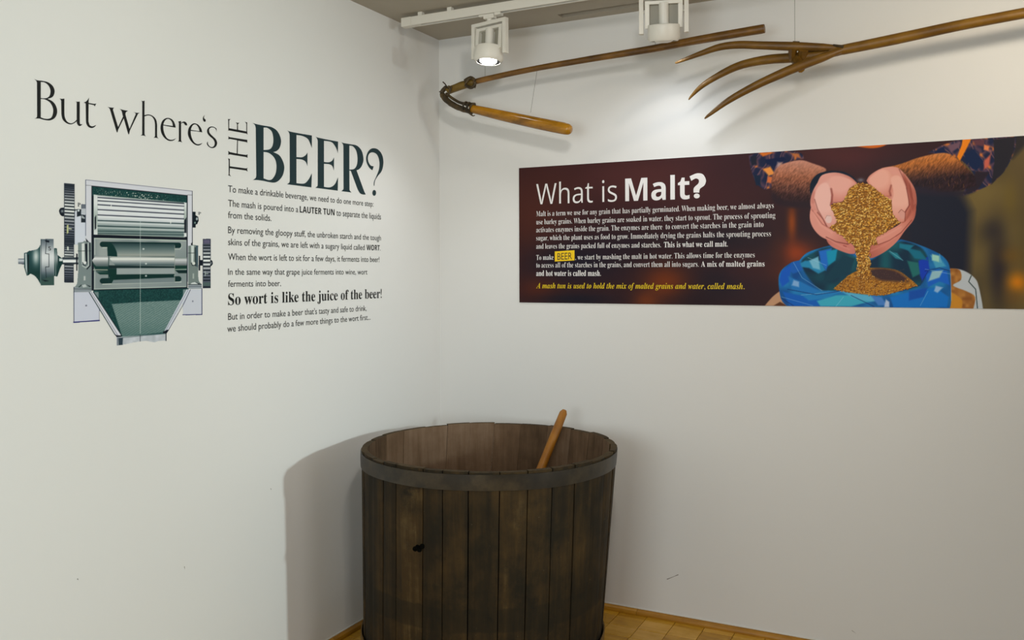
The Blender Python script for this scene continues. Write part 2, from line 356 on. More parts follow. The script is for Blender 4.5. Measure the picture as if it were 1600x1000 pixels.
def hoop(name,z0,z1,dr,th,m,label=None,n=96,wav=.001,tw=0,off=(0,0)):
    V=[];Fc=[]
    for k in range(n):
        p=2*math.pi*k/n; wz=wav*math.sin(3*p+1)+wav*.6*math.sin(7*p)+tw*math.cos(p-.3)
        for z,d in ((z0,dr),(z1,dr),(z1,dr+th),((z0+z1)/2,dr+th+.0008),(z0,dr+th)):
            V.append(bp(p,z+wz,d)+right*off[0]+fwd*off[1])
    for k in range(n):
        for j in range(5): Fc.append([k*5+j,k*5+(j+1)%5,((k+1)%n)*5+(j+1)%5,((k+1)%n)*5+j])
    ob=MB().add(V,Fc).build(name,m,tub,smooth=True)
    if label: ob['label']=label
    return ob
M_iron=wood('rusty_iron_hoop',[(24,23,21),(46,41,33),(74,64,48)],(8,8,8),.42,.2,.5,rnd=0,noise=5)
M_iron.node_tree.nodes['Principled BSDF'].inputs['Metallic'].default_value=.35
M_hoop2=wood('worn_tan_hoop',[(50,46,24),(96,72,32),(130,96,44)],(6,6,14),.6,.2,.4,rnd=0,noise=7)
hoop('hoop',.822,.880,.0005,.004,M_iron,'dark iron hoop round the rim')
hoop('hoop',.085,.145,.006,.005,M_hoop2,'worn tan hoop near the foot',tw=-.004,off=(0,-.004))
# tub bottom board
MB((0,0,0)).lathe([(rad(.08)-.02,.06),(rad(.09)-.02,.09)],48,np.array([[1,0,0,-right[0]*.03],[0,1,0,-right[1]*.03],[0,0,1,0],[0,0,0,1.]])).build('tub_bottom',M_inner,tub)
for (px,py) in ((651,856),(661,853),(646,859),(655,859)):
    d=ray(px,py); P=CAM+d*((DB-.46)); v=P-np.array([BX,BY,0]); z=v[2]; v2=v-axis_pt(z); ph=math.atan2(v2@fwd,v2@right)
    q=bp(ph,z,.002); 
    MB().lathe([(.001,-.004),(.010,-.001),(.008,.0004),(.001,.0006)],9,np.array([[right[0],0,-fwd[0],q[0]],[right[1],0,-fwd[1],q[1]],[0,1,0,q[2]],[0,0,0,1.]])).build('knot_hole',M_hole,tub)
# paddle handle leaning inside the tub
top=at(882,641,4.02); low=at(752,965,3.62)
top_in=top
pd=thing('mash_paddle',tuple(low),'smooth orange-brown wooden pole leaning inside the tub against its rim','paddle')
M_pad=wood('paddle_wood',[(110,66,8),(146,92,14),(160,104,22)],(20,20,3),.5,.1,rnd=0)
P=[low+(top-low)*t for t in (0,.3,.6,.9,.985,1.0)]
MB(low).tube(P,[.024,.023,.0205,.0195,.018,.010],16).build('shaft',M_pad,pd,smooth=True)
dirv=(top-low)/np.linalg.norm(top-low)
sd=np.cross(dirv,[0,0,1.]);sd/=np.linalg.norm(sd)
bl=MB(low); V=[]
for t,wd in ((0.22,.03),(.17,.055),(-.02,.06),(-.05,.04)):
    for a in (-1,1):
        for b in (-1,1): V.append(low+dirv*(t+.03)+sd*a*wd+np.cross(dirv,sd)*b*.008)
Fc=[[0,1,3,2],[12,14,15,13]]
for a in range(3):
    q=a*4; Fc+=[[q,q+2,q+6,q+4],[q+1,q+5,q+7,q+3],[q,q+4,q+5,q+1],[q+2,q+3,q+7,q+6]]
bl.add(V,Fc).build('blade',M_pad,pd)

# ------------------------------------------------------------------ hanging flail and fork
M_flail=wood('flail_handle_wood',[(74,48,14),(112,76,24),(146,102,40)],(9,30,30),.45,.15,.5,rnd=0,noise=7)
M_beat=wood('flail_beater_wood',[(112,74,8),(156,106,14),(182,128,28)],(9,24,24),.24,.08,.5,rnd=0,noise=6)
M_leath=wood('old_leather',[(30,24,14),(66,52,28),(98,80,46)],(14,14,14),.6,.4,.4,rnd=0,noise=14)
M_cap=wood('leather_cap',[(84,66,22),(128,100,36)],(14,14,14),.5,.3,.4,rnd=0,noise=14)
YF=-.22
def P3(px,py,y): return un(px,py,1,y)
def path(pts,y): return [P3(a,b,y if np.ndim(y)==0 else y) for a,b in pts]
fo=P3(697,143,YF)
fl=thing('threshing_flail',tuple(fo),'wooden threshing flail hung on wires, thin handle above and thick beater below, joined by leather','flail')
sc=4.3/F
hp=[(700,141),(737,129),(800,114.5),(845,105.5),(900,96),(960,86),(1024,75.5),(1080,64.5),(1140,54),(1190,45.5),(1193,45)]
MB(fo).tube(path(hp,YF),np.array([4.5,4.6,4.4,4.5,4.7,5,5.4,5.8,6.1,6.4,5.0])*.0030,14,3,wob=.05).build('handle',M_flail,fl,smooth=True)
bpz=[(735,169.5),(738,170),(760,175),(800,184),(850,194.5),(880,200.5),(889,202.5),(892.5,203.2)]
MB(fo).tube(path(bpz,YF-.02),np.array([4.5,6.5,7.5,8.6,9.2,9.1,8.0,4.8])*.0030,16,3).build('beater',M_beat,fl,smooth=True)
MB(fo).tube(path([(699,143),(702,141),(722,133.5),(738,129),(741,128)],YF),np.array([3.5,6.0,6.3,5.8,5.2])*.0031,12,3,wob=.12).build('leather_cap',M_cap,fl,smooth=True)
for a,b,r in (([(726,126),(735,121),(742,126),(741,134),(735,137),(727,133)],YF-.022,2.4),([(727,131),(733,123),(738,121)],YF-.028,2.0),([(741,127),(744,131),(742,138)],YF-.02,.7),
    ([(701,134),(703,140),(702,146),(698,150)],YF-.024,1.4),([(692,128),(696,132),(700,139)],YF-.02,1.0),([(697,136),(692,141),(690,147),(694,155),(700,160)],YF-.01,3.2),
    ([(690,142),(688,147),(689,152)],YF-.01,1.0),([(700,136),(693,143),(695,152)],YF+.01,2.2),([(689,143),(686.5,143.5)],YF,1.0),
    ([(705,135),(704,141),(700,147)],YF-.026,1.2)):
    MB(fo).tube([P3(p[0],p[1],b) for p in a],r*.0031,8,3).build('leather_thong',M_leath,fl,smooth=True)
MB(fo).tube(path([(695,150),(701,159),(712,166),(724,171),(736,175)],YF-.02),np.array([3.2,4.6,4.8,4.4,3.2])*.0031,10,3,wob=.15).tube(path([(697,146),(706,153),(718,160),(730,163),(742,164)],YF-.015),np.array([2.2,2.2,2.2,3.0,3.6])*.0031,10,3,wob=.1).build('leather_strap',M_leath,fl,smooth=True)
w2=MB(fo)
for (cx,cy,r,tl) in ((727,166.5,7.0,.35),(733,168,7.6,.2),(738,170,7.6,.5)):
    c0=P3(cx,cy,YF-.02); ring=[]
    for k in range(15):
        q=2*math.pi*k/14; ring.append(c0+np.array([math.sin(q)*r*.0030*tl,math.cos(q)*r*.0031,math.sin(q)*r*.0031*1.0]))
    w2.tube(ring,.0042,7)
w2.tube(path([(728,172),(734,177),(739,181),(742,180)],YF-.04),[.006,.005,.003,.002],7,3)
w2.build('lashing',M_leath,fl,smooth=True)
M_wire=mat('clear_wire',(120,118,112),.4)
def wire(a,b,label,r=.0009):
    a=np.array(a);b=np.array(b)
    ob=MB(b).tube([a,b],r,6).build('hanging_wire',M_wire,loc=tuple(b))
    tag(ob,label,'wire','wires holding the hung tools')
def vert(px,py,y,label,dz=.013):
    p=P3(px,py,y); wire((p[0],p[1],HC),(p[0],p[1],p[2]+dz),label)
vert(758,124,YF,'thin wire from the ceiling to the flail handle, under the lit spotlight')
vert(1024,75.5,YF,'thin wire from the ceiling to the flail handle, behind the spotlight at the top edge')
wire(P3(839,107,YF)-[0,0,.013],P3(829,183,YF-.02)+[0,0,.02],'short slanting wire between the flail handle and its beater')
YK=-.26
ko=P3(1318,76,YK)
fk=thing('wooden_hay_fork',tuple(ko),'three-tined wooden hay fork hung on a wire, its long handle leaving the photo at right','fork')
M_fork=wood('fork_wood',[(66,42,8),(108,74,14),(138,100,28)],(9,26,26),.45,.15,.5,rnd=.2,noise=7)
MB(ko).tube(path([(1296,80),(1318,77.5),(1400,61),(1500,39.5),(1600,20.5),(1700,1)],YK),np.array([5.2,7.0,7.3,6.9,6.8,6.8])*.00287,14,3).build('handle',M_fork,fk,smooth=True)
def tine(pts,ys,rs):
    MB(ko).tube([P3(p[0],p[1],y) for p,y in zip(pts,ys)],np.array(rs)*.0029,12,4).build('tine',M_fork,fk,smooth=True)
tine([(1055,98.5),(1062,96),(1095,83.5),(1125,73.5),(1155,70),(1190,71),(1240,72.5),(1285,74),(1320,76)],[YK-.03]*3+[YK-.03]*3+[YK-.02,YK-.01,YK],[.8,2.2,3.9,5.2,5.6,5.8,6.4,5.4,3.2])
tine([(1076,156),(1082,148.5),(1100,132),(1130,114),(1160,101),(1200,93),(1240,90),(1290,84),(1322,77)],[YK+.06,YK+.06,YK+.05,YK+.05,YK+.04,YK+.03,YK+.02,YK+.01,YK],[.8,2.2,4,5.2,6.0,6.8,7.0,6.8,6])
tine([(1101,185.5),(1110,178),(1140,156),(1180,134),(1220,115.5),(1250,103),(1285,90),(1316,78)],[YK-.09,YK-.09,YK-.085,YK-.08,YK-.07,YK-.05,YK-.03,YK-.01],[.8,2.6,4.6,5.6,6.3,6.5,6.0,3.5])
MB(ko).tube([P3(1239,73,YK-.02),P3(1238,92,YK+.02)],[.022,.021],10,flat=.8).tube([P3(1256,76,YK-.02),P3(1254,88,YK+.01)],[.02,.02],10).build('spacer',M_fork,fk)
MB(ko).tube([P3(1243,92,YK+.02),P3(1252,106,YK-.05)],[.024,.021],10,flat=.8).build('spacer',M_fork,fk)
MB(ko).tube([P3(1239,66,YK-.022),P3(1249,66.5,YK-.022)],[.005,.005],8).build('binding_knot',M_leath,fk)
MB(ko).tube([P3(1302,70.5,YK-.015),P3(1318,73,YK-.02)],[.004,.006],8).build('binding_knot',M_leath,fk)
p=P3(1242,68,YK-.02); wire((p[0],p[1],HC),(p[0],p[1],p[2]+.008),'thin wire from the ceiling to the hay fork, above its tines')
# ------------------------------------------------------------------ flat prints on the two walls
def smooth_pts(sp, k=5):
    """outline string 'x,y x,y* ...' ; * marks a corner, the rest is a smooth curve"""
    P=[];C=[]
    for tkn in sp.split():
        c=tkn.endswith('*'); a,b=tkn.rstrip('*').split(','); P.append((float(a),float(b))); C.append(c)
    P=np.array(P);n=len(P);out=[]
    for i in range(n):
        p1,p2=P[i],P[(i+1)%n]; p0=P[(i-1)%n] if not C[i] else p1; p3=P[(i+2)%n] if not C[(i+1)%n] else p2
        if C[i] and C[(i+1)%n]: out.append(p1); continue
        for j in range(k):
            t=j/k; out.append(.5*((2*p1)+(-p0+p2)*t+(2*p0-5*p1+4*p2-p3)*t*t+(-p0+3*p1-3*p2+p3)*t**3))
    return np.array(out)
# wall frames: 'L' left wall (plane x=0, s=y), 'R' right wall (plane y=0, s=x)
def wall_pt(side, s, z, off): return (off, s, z) if side=='L' else (s, -off, z)
def w_sz(side, x, y):
    p=un(x,y,0 if side=='L' else 1,0); return (p[1] if side=='L' else p[0]), p[2]
def flat_curve(name, splines, side, off, m, parent, depth=.0004):
    """splines in (s,z) wall metres -> one thin flat mesh on the wall"""
    s0=splines[0][0]
    cu=bpy.data.curves.new(name,'CURVE'); cu.dimensions='2D'; cu.fill_mode='FRONT'
    for sp in splines:
        q=cu.splines.new('POLY'); q.points.add(len(sp)-1); q.use_cyclic_u=True
        for i,(a,b) in enumerate(sp): q.points[i].co=((a-s0[0])*10,(b-s0[1])*10,0,1)
    to=bpy.data.objects.new('tmp',cu); COL.objects.link(to)
    me=bpy.data.meshes.new_from_object(to.evaluated_get(bpy.context.evaluated_depsgraph_get())) if False else to.to_mesh().copy()
    bpy.data.objects.remove(to)
    n=len(me.vertices); co=np.zeros(n*3); me.vertices.foreach_get('co',co); co=co.reshape(-1,3)
    W=np.array([wall_pt(side,a/10+s0[0],b/10+s0[1],off) for a,b,_ in co]) if n else co
    if parent is not None: W=W-np.array(parent.location)
    me.vertices.foreach_set('co',W.ravel()); me.update(); me.name=name
    face_out(me,side)
    return link(name,me,m,parent)
def face_out(me,side):
    want=Vector((1,0,0)) if side=='L' else Vector((0,-1,0))
    bm=bmesh.new(); bm.from_mesh(me); bad=[f for f in bm.faces if f.normal.dot(want)<0]
    bmesh.ops.reverse_faces(bm,faces=bad); bm.to_mesh(me); bm.free()
def glyph(name, outlines, org, sc, side, m, parent, off=.0008):
    sp=[]
    for o_ in outlines:
        pts=smooth_pts(o_) if isinstance(o_,str) else o_
        sp.append([w_sz(side,org[0]+p[0]/sc,org[1]+p[1]/sc) for p in pts])
    ob=flat_curve(name,sp,side,off,m,parent); return ob
def mth(s,up,lo,ex={}): return ''.join(chr(up+ord(c)-65) if 'A'<=c<='Z' else (ex.get(c) or chr(lo+ord(c)-97)) if 'a'<=c<='z' else c for c in s)
STY={'plain':(lambda s:s,0),'bold':(lambda s:mth(s,0x1D5D4,0x1D5EE),0),'sans':(lambda s:mth(s,0x1D5A0,0x1D5BA),-.006),
     'serif':(lambda s:mth(s,0x1D400,0x1D41A),0),'thin_serif':(lambda s:mth(s,0x1D400,0x1D41A),-.0115),'italic':(lambda s:mth(s,0x1D468,0x1D482),-.004)}
def _txt(s, off):
    cu=bpy.data.curves.new('t','FONT'); cu.body=s; cu.offset=off; cu.resolution_u=3; cu.size=1
    o_=bpy.data.objects.new('t',cu); COL.objects.link(o_); me=o_.to_mesh().copy(); bpy.data.objects.remove(o_)
    n=len(me.vertices); co=np.zeros(n*3); me.vertices.foreach_get('co',co); return me,co.reshape(-1,3)
_cap={}
def text(side, s, style, b0, b1, hpx, m, parent, name='text_line', off=.0009, label=None):
    f,of=STY[style]
    if style not in _cap:
        _,c_=_txt(f('H'),of); _cap[style]=c_[:,1].max()
    me,co=_txt(f(s),of)
    a=w_sz(side,*b0); b=w_sz(side,*b1); h=w_sz(side,b0[0],b0[1]-hpx)[1]-a[1]
    u=(co[:,0]-co[:,0].min())/np.ptp(co[:,0]); v=co[:,1]/_cap[style]
    ss=a[0]+(b[0]-a[0])*u; zz=a[1]+(b[1]-a[1])*u+v*h
    W=np.array([wall_pt(side,x,z,off) for x,z in zip(ss,zz)])-np.array(parent.location)
    me.vertices.foreach_set('co',W.ravel()); me.update(); me.name=name; face_out(me,side)
    ob=link(name,me,m,parent)
    if label: ob['label']=label
    return ob
def wall_thing(name,side,px,py,label,cat,group=None):
    s,z=w_sz(side,px,py); return thing(name,wall_pt(side,s,z,.0005),label,cat,group)

# ---- heading lettering, left wall
A=((50,120),11.764); B=((165,150),13.333); Cc=((250,175),16.664); D=((350,180),10.); Eo=((390,185),8.7); Fo=((485,205),9.525)
hd=wall_thing('wall_heading','L',55,190,'large thin black serif lettering "But where\'s" high on the left wall','lettering')
def G(o_,fr,par,m=M_black): glyph('letter',o_,fr[0],fr[1],'L',m,par)
G(["35,40* 100,65 190,75 290,100 375,165 412,250 400,330 360,380 285,405* 370,450 430,520 460,620 445,710 400,770 320,803 220,792 130,768 45,770* 85,745 92,700* 90,110* 75,72",
   "158,95* 230,105 300,160 338,250 325,340 280,385 220,395 158,390*","158,408* 230,415 320,465 375,550 388,640 360,740 300,772 220,768 158,745*"],A,hd)
G(["500,400* 550,405 592,400* 592,660* 600,740 640,820 710,855 770,835 820,790* 820,475* 810,460 780,450* 830,458 875,455* 875,840* 885,870 925,870* 900,895 870,905 840,885 822,845* 822,815* 770,855 700,875 620,845 560,780 538,680* 535,440* 520,415"],A,hd)
G(["1048,378* 1040,430 1038,480* 1140,498* 1182,492* 1165,515 1152,545* 1138,522* 1038,500* 1035,820* 1060,890 1110,910 1178,885* 1150,920 1100,942 1040,925 1000,870 990,800* 985,490* 945,472* 990,455 1030,410"],A,hd)
G(["35,225* 100,240 175,245* 155,265* 150,290* 258,650* 360,430* 335,320* 310,285 285,268* 370,292 465,308* 420,340 408,380* 495,685* 625,380* 615,355 580,332* 640,350 705,350* 670,375* 505,715* 485,795* 470,795* 375,465* 260,700* 245,758* 230,755* 95,300* 75,255"],B,hd)
G(["732,95* 770,105 808,95* 808,400* 870,385 940,395 1010,440 1055,510 1070,600* 1070,840* 1080,865 1105,890* 1055,872 995,872* 1022,850 1028,820* 1028,590* 1010,500 960,430 890,405 808,425* 808,790* 818,820 842,845* 790,825 730,825* 760,800* 762,130* 752,110"],B,hd)
G(["405,410* 240,380* 80,350* 85,450 110,560 170,670 250,718 330,720 415,685* 360,735 280,757 190,735 100,660 40,560 12,440 20,330 60,230 130,170 205,153 290,180 350,240 390,330","85,330* 330,365* 320,290 270,210 200,180 140,210 100,270"],Cc,hd)
G(["465,250* 505,240 545,235* 545,285* 590,255 640,250 690,290 705,350* 660,345 635,320 610,285 580,285 545,300* 545,720* 555,765 580,795* 520,775 450,775* 480,755 488,720* 488,300* 480,265"],Cc,hd)
G(["1095,530* 950,505* 795,490* 800,580 830,690 880,780 950,832 1020,835 1105,805* 1050,855 980,873 890,840 800,755 740,640 722,540 745,420 800,340 860,300 915,297 990,330 1050,400 1080,460","800,465* 1025,500* 1000,410 950,340 900,322 850,350 815,410"],Cc,hd)
G(["1162,75* 1145,120 1145,165 1180,195 1185,235 1160,257 1125,230 1112,170 1130,115"],Cc,hd)
G(["1465,525* 1458,470 1420,420 1350,400 1290,430 1275,490 1300,560 1380,640 1450,710 1485,800 1465,880 1410,930 1340,940 1270,905 1225,850 1220,800 1240,770* 1250,840 1300,900 1360,912 1410,870 1420,790 1380,710 1300,640 1240,570 1222,490 1250,420 1310,382 1380,382 1440,410 1470,445"],Cc,hd)
th_=wall_thing('wall_heading','L',362,272,'upright black serif word "THE" turned sideways, left of the big word BEER','lettering')
G(["62,670* 75,680 92,685* 88,700* 90,798* 345,832* 367,820* 360,845 367,882* 345,865* 90,828* 85,920* 92,935 108,960* 85,945 62,940* 72,925* 72,710*"],D,th_)
G(["65,325* 80,342* 355,385* 362,382* 362,436* 350,422* 215,397* 212,602* 345,622* 366,610* 365,668* 345,655* 82,612* 65,625* 68,590 62,555* 85,575* 198,598* 203,392* 85,370* 65,380* 68,350"],D,th_)
G(["60,58* 75,62 102,60* 85,75* 78,90* 78,203* 200,226* 203,148* 195,128 180,110* 208,118 240,118* 220,135 215,150* 217,228* 348,254* 348,135* 335,115 318,100* 345,110 360,112* 360,252* 365,305* 350,288* 75,238* 62,244* 66,220* 64,80*"],D,th_)
be=wall_thing('wall_heading','L',396,283,'large bold dark teal serif word "BEER?" on the left wall','lettering')
G(["38,62* 100,80 190,98 300,120 380,180 425,290 410,390 370,440 320,458* 400,500 450,580 470,670 450,770 400,840 340,872 260,865 190,850 100,838 42,838* 80,812 90,780* 82,130* 70,90",
   "188,125* 240,130 300,180 322,280 310,370 270,420 188,430*","188,455* 260,470 330,530 362,620 355,740 310,820 260,838 188,815*"],Eo,be,M_teal)
G(["505,160* 545,178 680,205 845,232* 845,405* 825,350 790,280 720,240 635,225* 635,525* 710,528 760,500 785,462* 785,650* 760,590 710,560 635,552* 635,880* 740,885 800,830 845,745* 838,938* 505,895* 535,875 545,850* 543,220* 530,185"],Eo,be,M_teal)
G(["75,80* 110,95 250,125 410,155* 408,330* 385,260 340,185 290,155 200,142* 200,458* 270,462 320,440 350,390* 348,585* 325,520 280,492 200,485* 200,828* 290,835 360,790 410,685* 405,885* 72,842* 100,820 108,800* 108,140* 95,105"],Fo,be,M_teal)
G(["458,165* 500,178 600,195 690,215 760,290 788,410 770,500 730,560 685,582* 800,900* 822,942* 780,942 735,920 700,860* 600,590* 578,585* 580,870* 590,890 610,912* 458,892* 485,870 492,850* 490,220* 480,190","578,215* 630,225 680,290 700,400 690,500 650,560 578,572*"],Fo,be,M_teal)
G(["950,812* 960,740 1000,670 1060,590 1085,470 1065,350 1000,270 920,255 860,300 828,390 840,480 880,550 922,582* 940,522* 895,510 860,450 855,380 880,330 930,315 990,350 1025,450 1020,560 980,670 945,750 940,812*",
   [(948+28*math.cos(q*math.pi/10),918+44*math.sin(q*math.pi/10)) for q in range(20)]],Fo,be,M_teal)
# ---- body text, left wall   (crop frame: origin 340,280 scale 4)
def q4(x,y): return (340+x/4,280+y/4)
def para(label, lines, m=M_black):
    x,y=q4(*lines[0][2]); r=wall_thing('wall_text','L',x,y,label,'lettering')
    for s,st,a,b,h in lines: text('L',s,st,q4(*a),q4(*b),h/4,m,r,label='bold words' if st=='bold' else None)
para('small black text line "To make a drinkable beverage" right under the word BEER',[("To make a drinkable beverage, we need to do one more step:",'plain',(65,80),(973,172),42)])
para('small black text with bold words LAUTER TUN on the left wall',[("The mash is poured into a",'plain',(65,170),(503,207),42),("LAUTER TUN",'bold',(513,208),(730,226),40),("to separate the liquids",'plain',(742,228),(1020,252),39),("from the solids.",'plain',(65,243),(335,262),42)])
para('small black two-line text "By removing the gloopy stuff" ending in bold WORT',[("By removing the gloopy stuff, the unbroken starch and the tough",'plain',(65,337),(1020,383),42),("skins of the grains, we are left with a sugary liquid called",'plain',(65,412),(918,443),42),("WORT.",'bold',(930,443),(1018,446),34)])
para('small black text line "When the wort is left to sit" on the left wall',[("When the wort is left to sit for a few days, it ferments into beer!",'plain',(65,505),(1010,518),42)])
para('small black two-line text "In the same way that grape juice ferments"',[("In the same way that grape juice ferments into wine, wort",'plain',(65,598),(935,595),40),("ferments into beer.",'plain',(65,673),(395,668),40)])
para('larger bold serif line "So wort is like the juice of the beer!"',[("So wort is like the juice of the beer!",'serif',(65,787),(1025,742),72)])
para('lowest small black text on the left wall, "But in order to make a beer"',[("But in order to make a beer that's tasty and safe to drink,",'plain',(65,880),(930,822),42),("we should probably do a few more things to the wort first...",'plain',(60,955),(955,878),42)])

# ---- painted prints: colour per vertex of a fine flat grid
class Print:
    def __init__(s, side, sv, zv, base):
        s.side=side; s.sv=sv; s.zv=zv
        Sg,Zg=np.meshgrid(sv,zv); P=np.zeros((*Sg.shape,3))
        if side=='L': P[...,1]=Sg
        else: P[...,0]=Sg
        P[...,2]=Zg; s.X,s.Y=proj(P); s.Sg,s.Zg=Sg,Zg
        s.C=np.zeros((*Sg.shape,3))+np.array(base,float); s.A=np.zeros(Sg.shape)
        s.xc=(s.X.min(0),s.X.max(0)); s.yr=(s.Y.min(1),s.Y.max(1))
    def sl(s,x0,x1,y0,y1):
        c=np.where((s.xc[1]>=x0)&(s.xc[0]<=x1))[0]; r=np.where((s.yr[1]>=y0)&(s.yr[0]<=y1))[0]
        if len(c)==0 or len(r)==0: return None
        return slice(r[0],r[-1]+1),slice(c[0],c[-1]+1)
    def put(s,k,cov,col):
        X,Y=s.X[k],s.Y[k]
        if callable(col): col=col(X,Y)
        col=np.asarray(col,float); cov=np.clip(cov,0,1)
        s.C[k]=s.C[k]*(1-cov[...,None])+col*cov[...,None]; s.A[k]=np.maximum(s.A[k],cov)
    def poly(s,pts,col,soft=.5,o=(0,0),sc=1,op=1,raw=False):
        P=(smooth_pts(pts,4) if isinstance(pts,str) else np.array(pts,float))/sc+np.array(o)
        m=soft+1; k=s.sl(P[:,0].min()-m,P[:,0].max()+m,P[:,1].min()-m,P[:,1].max()+m)
        if k is None: return
        X,Y=s.X[k],s.Y[k]; ins=np.zeros(X.shape,bool); d2=np.full(X.shape,1e9); n=len(P)
        for i in range(n):
            x1,y1=P[i]; x2,y2=P[(i+1)%n]; dx,dy=x2-x1,y2-y1; L2=dx*dx+dy*dy
            if L2<1e-12: continue
            t=np.clip(((X-x1)*dx+(Y-y1)*dy)/L2,0,1); d2=np.minimum(d2,(X-x1-t*dx)**2+(Y-y1-t*dy)**2)
            if y1!=y2:
                c_=((Y<y1)!=(Y<y2)); ins^=c_&(X<x1+(Y-y1)*dx/dy)
        d=np.sqrt(d2)*np.where(ins,1,-1)
        s.put(k,(.5+d/(2*soft))*op if soft>0 else ins*op,col)
    def line(s,pts,w,col,o=(0,0),sc=1,op=1,soft=.35):
        P=np.array(pts,float)/sc+np.array(o); m=w+2
        k=s.sl(P[:,0].min()-m,P[:,0].max()+m,P[:,1].min()-m,P[:,1].max()+m)
        if k is None: return
        X,Y=s.X[k],s.Y[k]; d2=np.full(X.shape,1e9)
        for i in range(len(P)-1):
            x1,y1=P[i]; dx,dy=P[i+1]-P[i]; L2=dx*dx+dy*dy+1e-9
            t=np.clip(((X-x1)*dx+(Y-y1)*dy)/L2,0,1); d2=np.minimum(d2,(X-x1-t*dx)**2+(Y-y1-t*dy)**2)
        s.put(k,(.5+(w/2-np.sqrt(d2))/(2*soft))*op,col)
    def blob(s,x,y,rx,ry,col,op=1,ang=0,hard=False):
        r=max(rx,ry)*(1.2 if hard else 2.6); k=s.sl(x-r,x+r,y-r,y+r)
        if k is None: return
        X,Y=s.X[k]-x,s.Y[k]-y; c,n=math.cos(ang),math.sin(ang); q=((X*c+Y*n)/rx)**2+((-X*n+Y*c)/ry)**2
        s.put(k,(np.clip((1-q)*2,0,1) if hard else np.exp(-q))*op,col)
    def build(s,name,m,parent,off,amin=None):
        nr,nc=s.Sg.shape; W=np.zeros((nr,nc,3))
        if s.side=='L': W[...,0]=off; W[...,1]=s.Sg
        else: W[...,0]=s.Sg; W[...,1]=-off
        W[...,2]=s.Zg; W=W.reshape(-1,3)-np.array(parent.location)
        idx=np.arange(nr*nc).reshape(nr,nc)
        q=np.stack([idx[:-1,:-1],idx[:-1,1:],idx[1:,1:],idx[1:,:-1]],-1).reshape(-1,4)
        if amin is not None:
            A_=s.A; keep=((A_[:-1,:-1]+A_[:-1,1:]+A_[1:,1:]+A_[1:,:-1])/4>amin).ravel(); q=q[keep]
            used=np.unique(q); mp_=np.full(nr*nc,-1); mp_[used]=np.arange(len(used)); q=mp_[q]; W=W[used]; C_=s.C.reshape(-1,3)[used]
        else: C_=s.C.reshape(-1,3)
        me=bpy.data.meshes.new(name); me.vertices.add(len(W)); me.vertices.foreach_set('co',W.ravel())
        me.loops.add(q.size); me.loops.foreach_set('vertex_index',q.ravel().astype(np.int32))
        me.polygons.add(len(q)); me.polygons.foreach_set('loop_start',np.arange(0,q.size,4,dtype=np.int32)); me.update(calc_edges=True)
        at_=me.color_attributes.new('print','FLOAT_COLOR','POINT'); c4=np.ones((len(W),4)); c4[:,:3]=lin(np.clip(C_,0,255)); at_.data.foreach_set('color',c4.ravel())
        n=Vector((1,0,0)) if s.side=='L' else Vector((0,-1,0))
        if me.polygons[0].normal.dot(n)<0: me.flip_normals()
        return link(name,me,m,parent)
def print_mat(name,rough=.5):
    m=mat(name,(128,128,128),rough,0,.12); a=m.node_tree.nodes.new('ShaderNodeAttribute'); a.attribute_name='print'
    m.node_tree.links.new(a.outputs['Color'],m.node_tree.nodes['Principled BSDF'].inputs['Base Color']); return m
def vnoise(X,Y,f,seed=0):
    r=np.random.RandomState(seed).rand(64,64); x=X*f;y=Y*f; xi=np.floor(x).astype(int);yi=np.floor(y).astype(int); fx=x-xi;fy=y-yi; fx=fx*fx*(3-2*fx);fy=fy*fy*(3-2*fy)
    g=lambda a,b:r[a%64,b%64]; return (g(xi,yi)*(1-fx)+g(xi+1,yi)*fx)*(1-fy)+(g(xi,yi+1)*(1-fx)+g(xi+1,yi+1)*fx)*fy
def mixc(a,b,t): t=np.clip(t,0,1)[...,None]; return np.array(a,float)*(1-t)+np.array(b,float)*t
def vgrad(stops):   # colour by crop-independent y stops [(y,c),..]
    ys=[q_[0] for q_ in stops]; cs=np.array([q_[1] for q_ in stops],float)
    return lambda X,Y: np.stack([np.interp(Y,ys,cs[:,i]) for i in range(3)],-1)

# ---- engraving-style machine picture on the left wall
sA,_=w_sz('L',24,400); sB,_=w_sz('L',336,400)
mc=wall_thing('machine_illustration','L',130,480,'teal and grey printed picture of a grain milling machine with rollers and gears, left wall','illustration')
p=Print('L',np.linspace(sA,sB,560),np.linspace(1.32,2.0,500),(200,205,210))
LG=(214,216,226); DK=(16,52,52); ST=(134,150,150); HL=(218,226,226); NV=(14,22,34)
m3=dict(o=(20,270),sc=5); m1=dict(o=(120,270),sc=9.09); m2=dict(o=(220,270),sc=9.09); m4=dict(o=(110,360),sc=9.09); m5=dict(o=(220,360),sc=9.09); m6=dict(o=(105,440),sc=7.27)
def gear(x0,x1,y0,y1,slope,n,cy_,dkbot=False,frame=(60,66,78)):
    p.poly([(x0,y0),(x1,y0+slope),(x1,y1+slope),(x0,y1)],frame)
    def f(X,Y):
        v=(Y-y0-slope*(X-x0)/(x1-x0))/(y1-y0); a=np.arcsin(np.clip(2*v-1,-.999,.999)); t=.5+.5*np.sin(a*n); ed=np.clip(1.2-abs(2*v-1)**3,0,1)
        lit=mixc((86,92,108),(236,240,240),np.exp(-((v-cy_)/.22)**2)); return mixc((14,24,34),lit,t*1.25*ed)
    p.poly([(x0+.9,y0+1.5),(x1-.7,y0+1.5+slope),(x1-.7,y1-1+slope),(x0+.9,y1-1)],f)
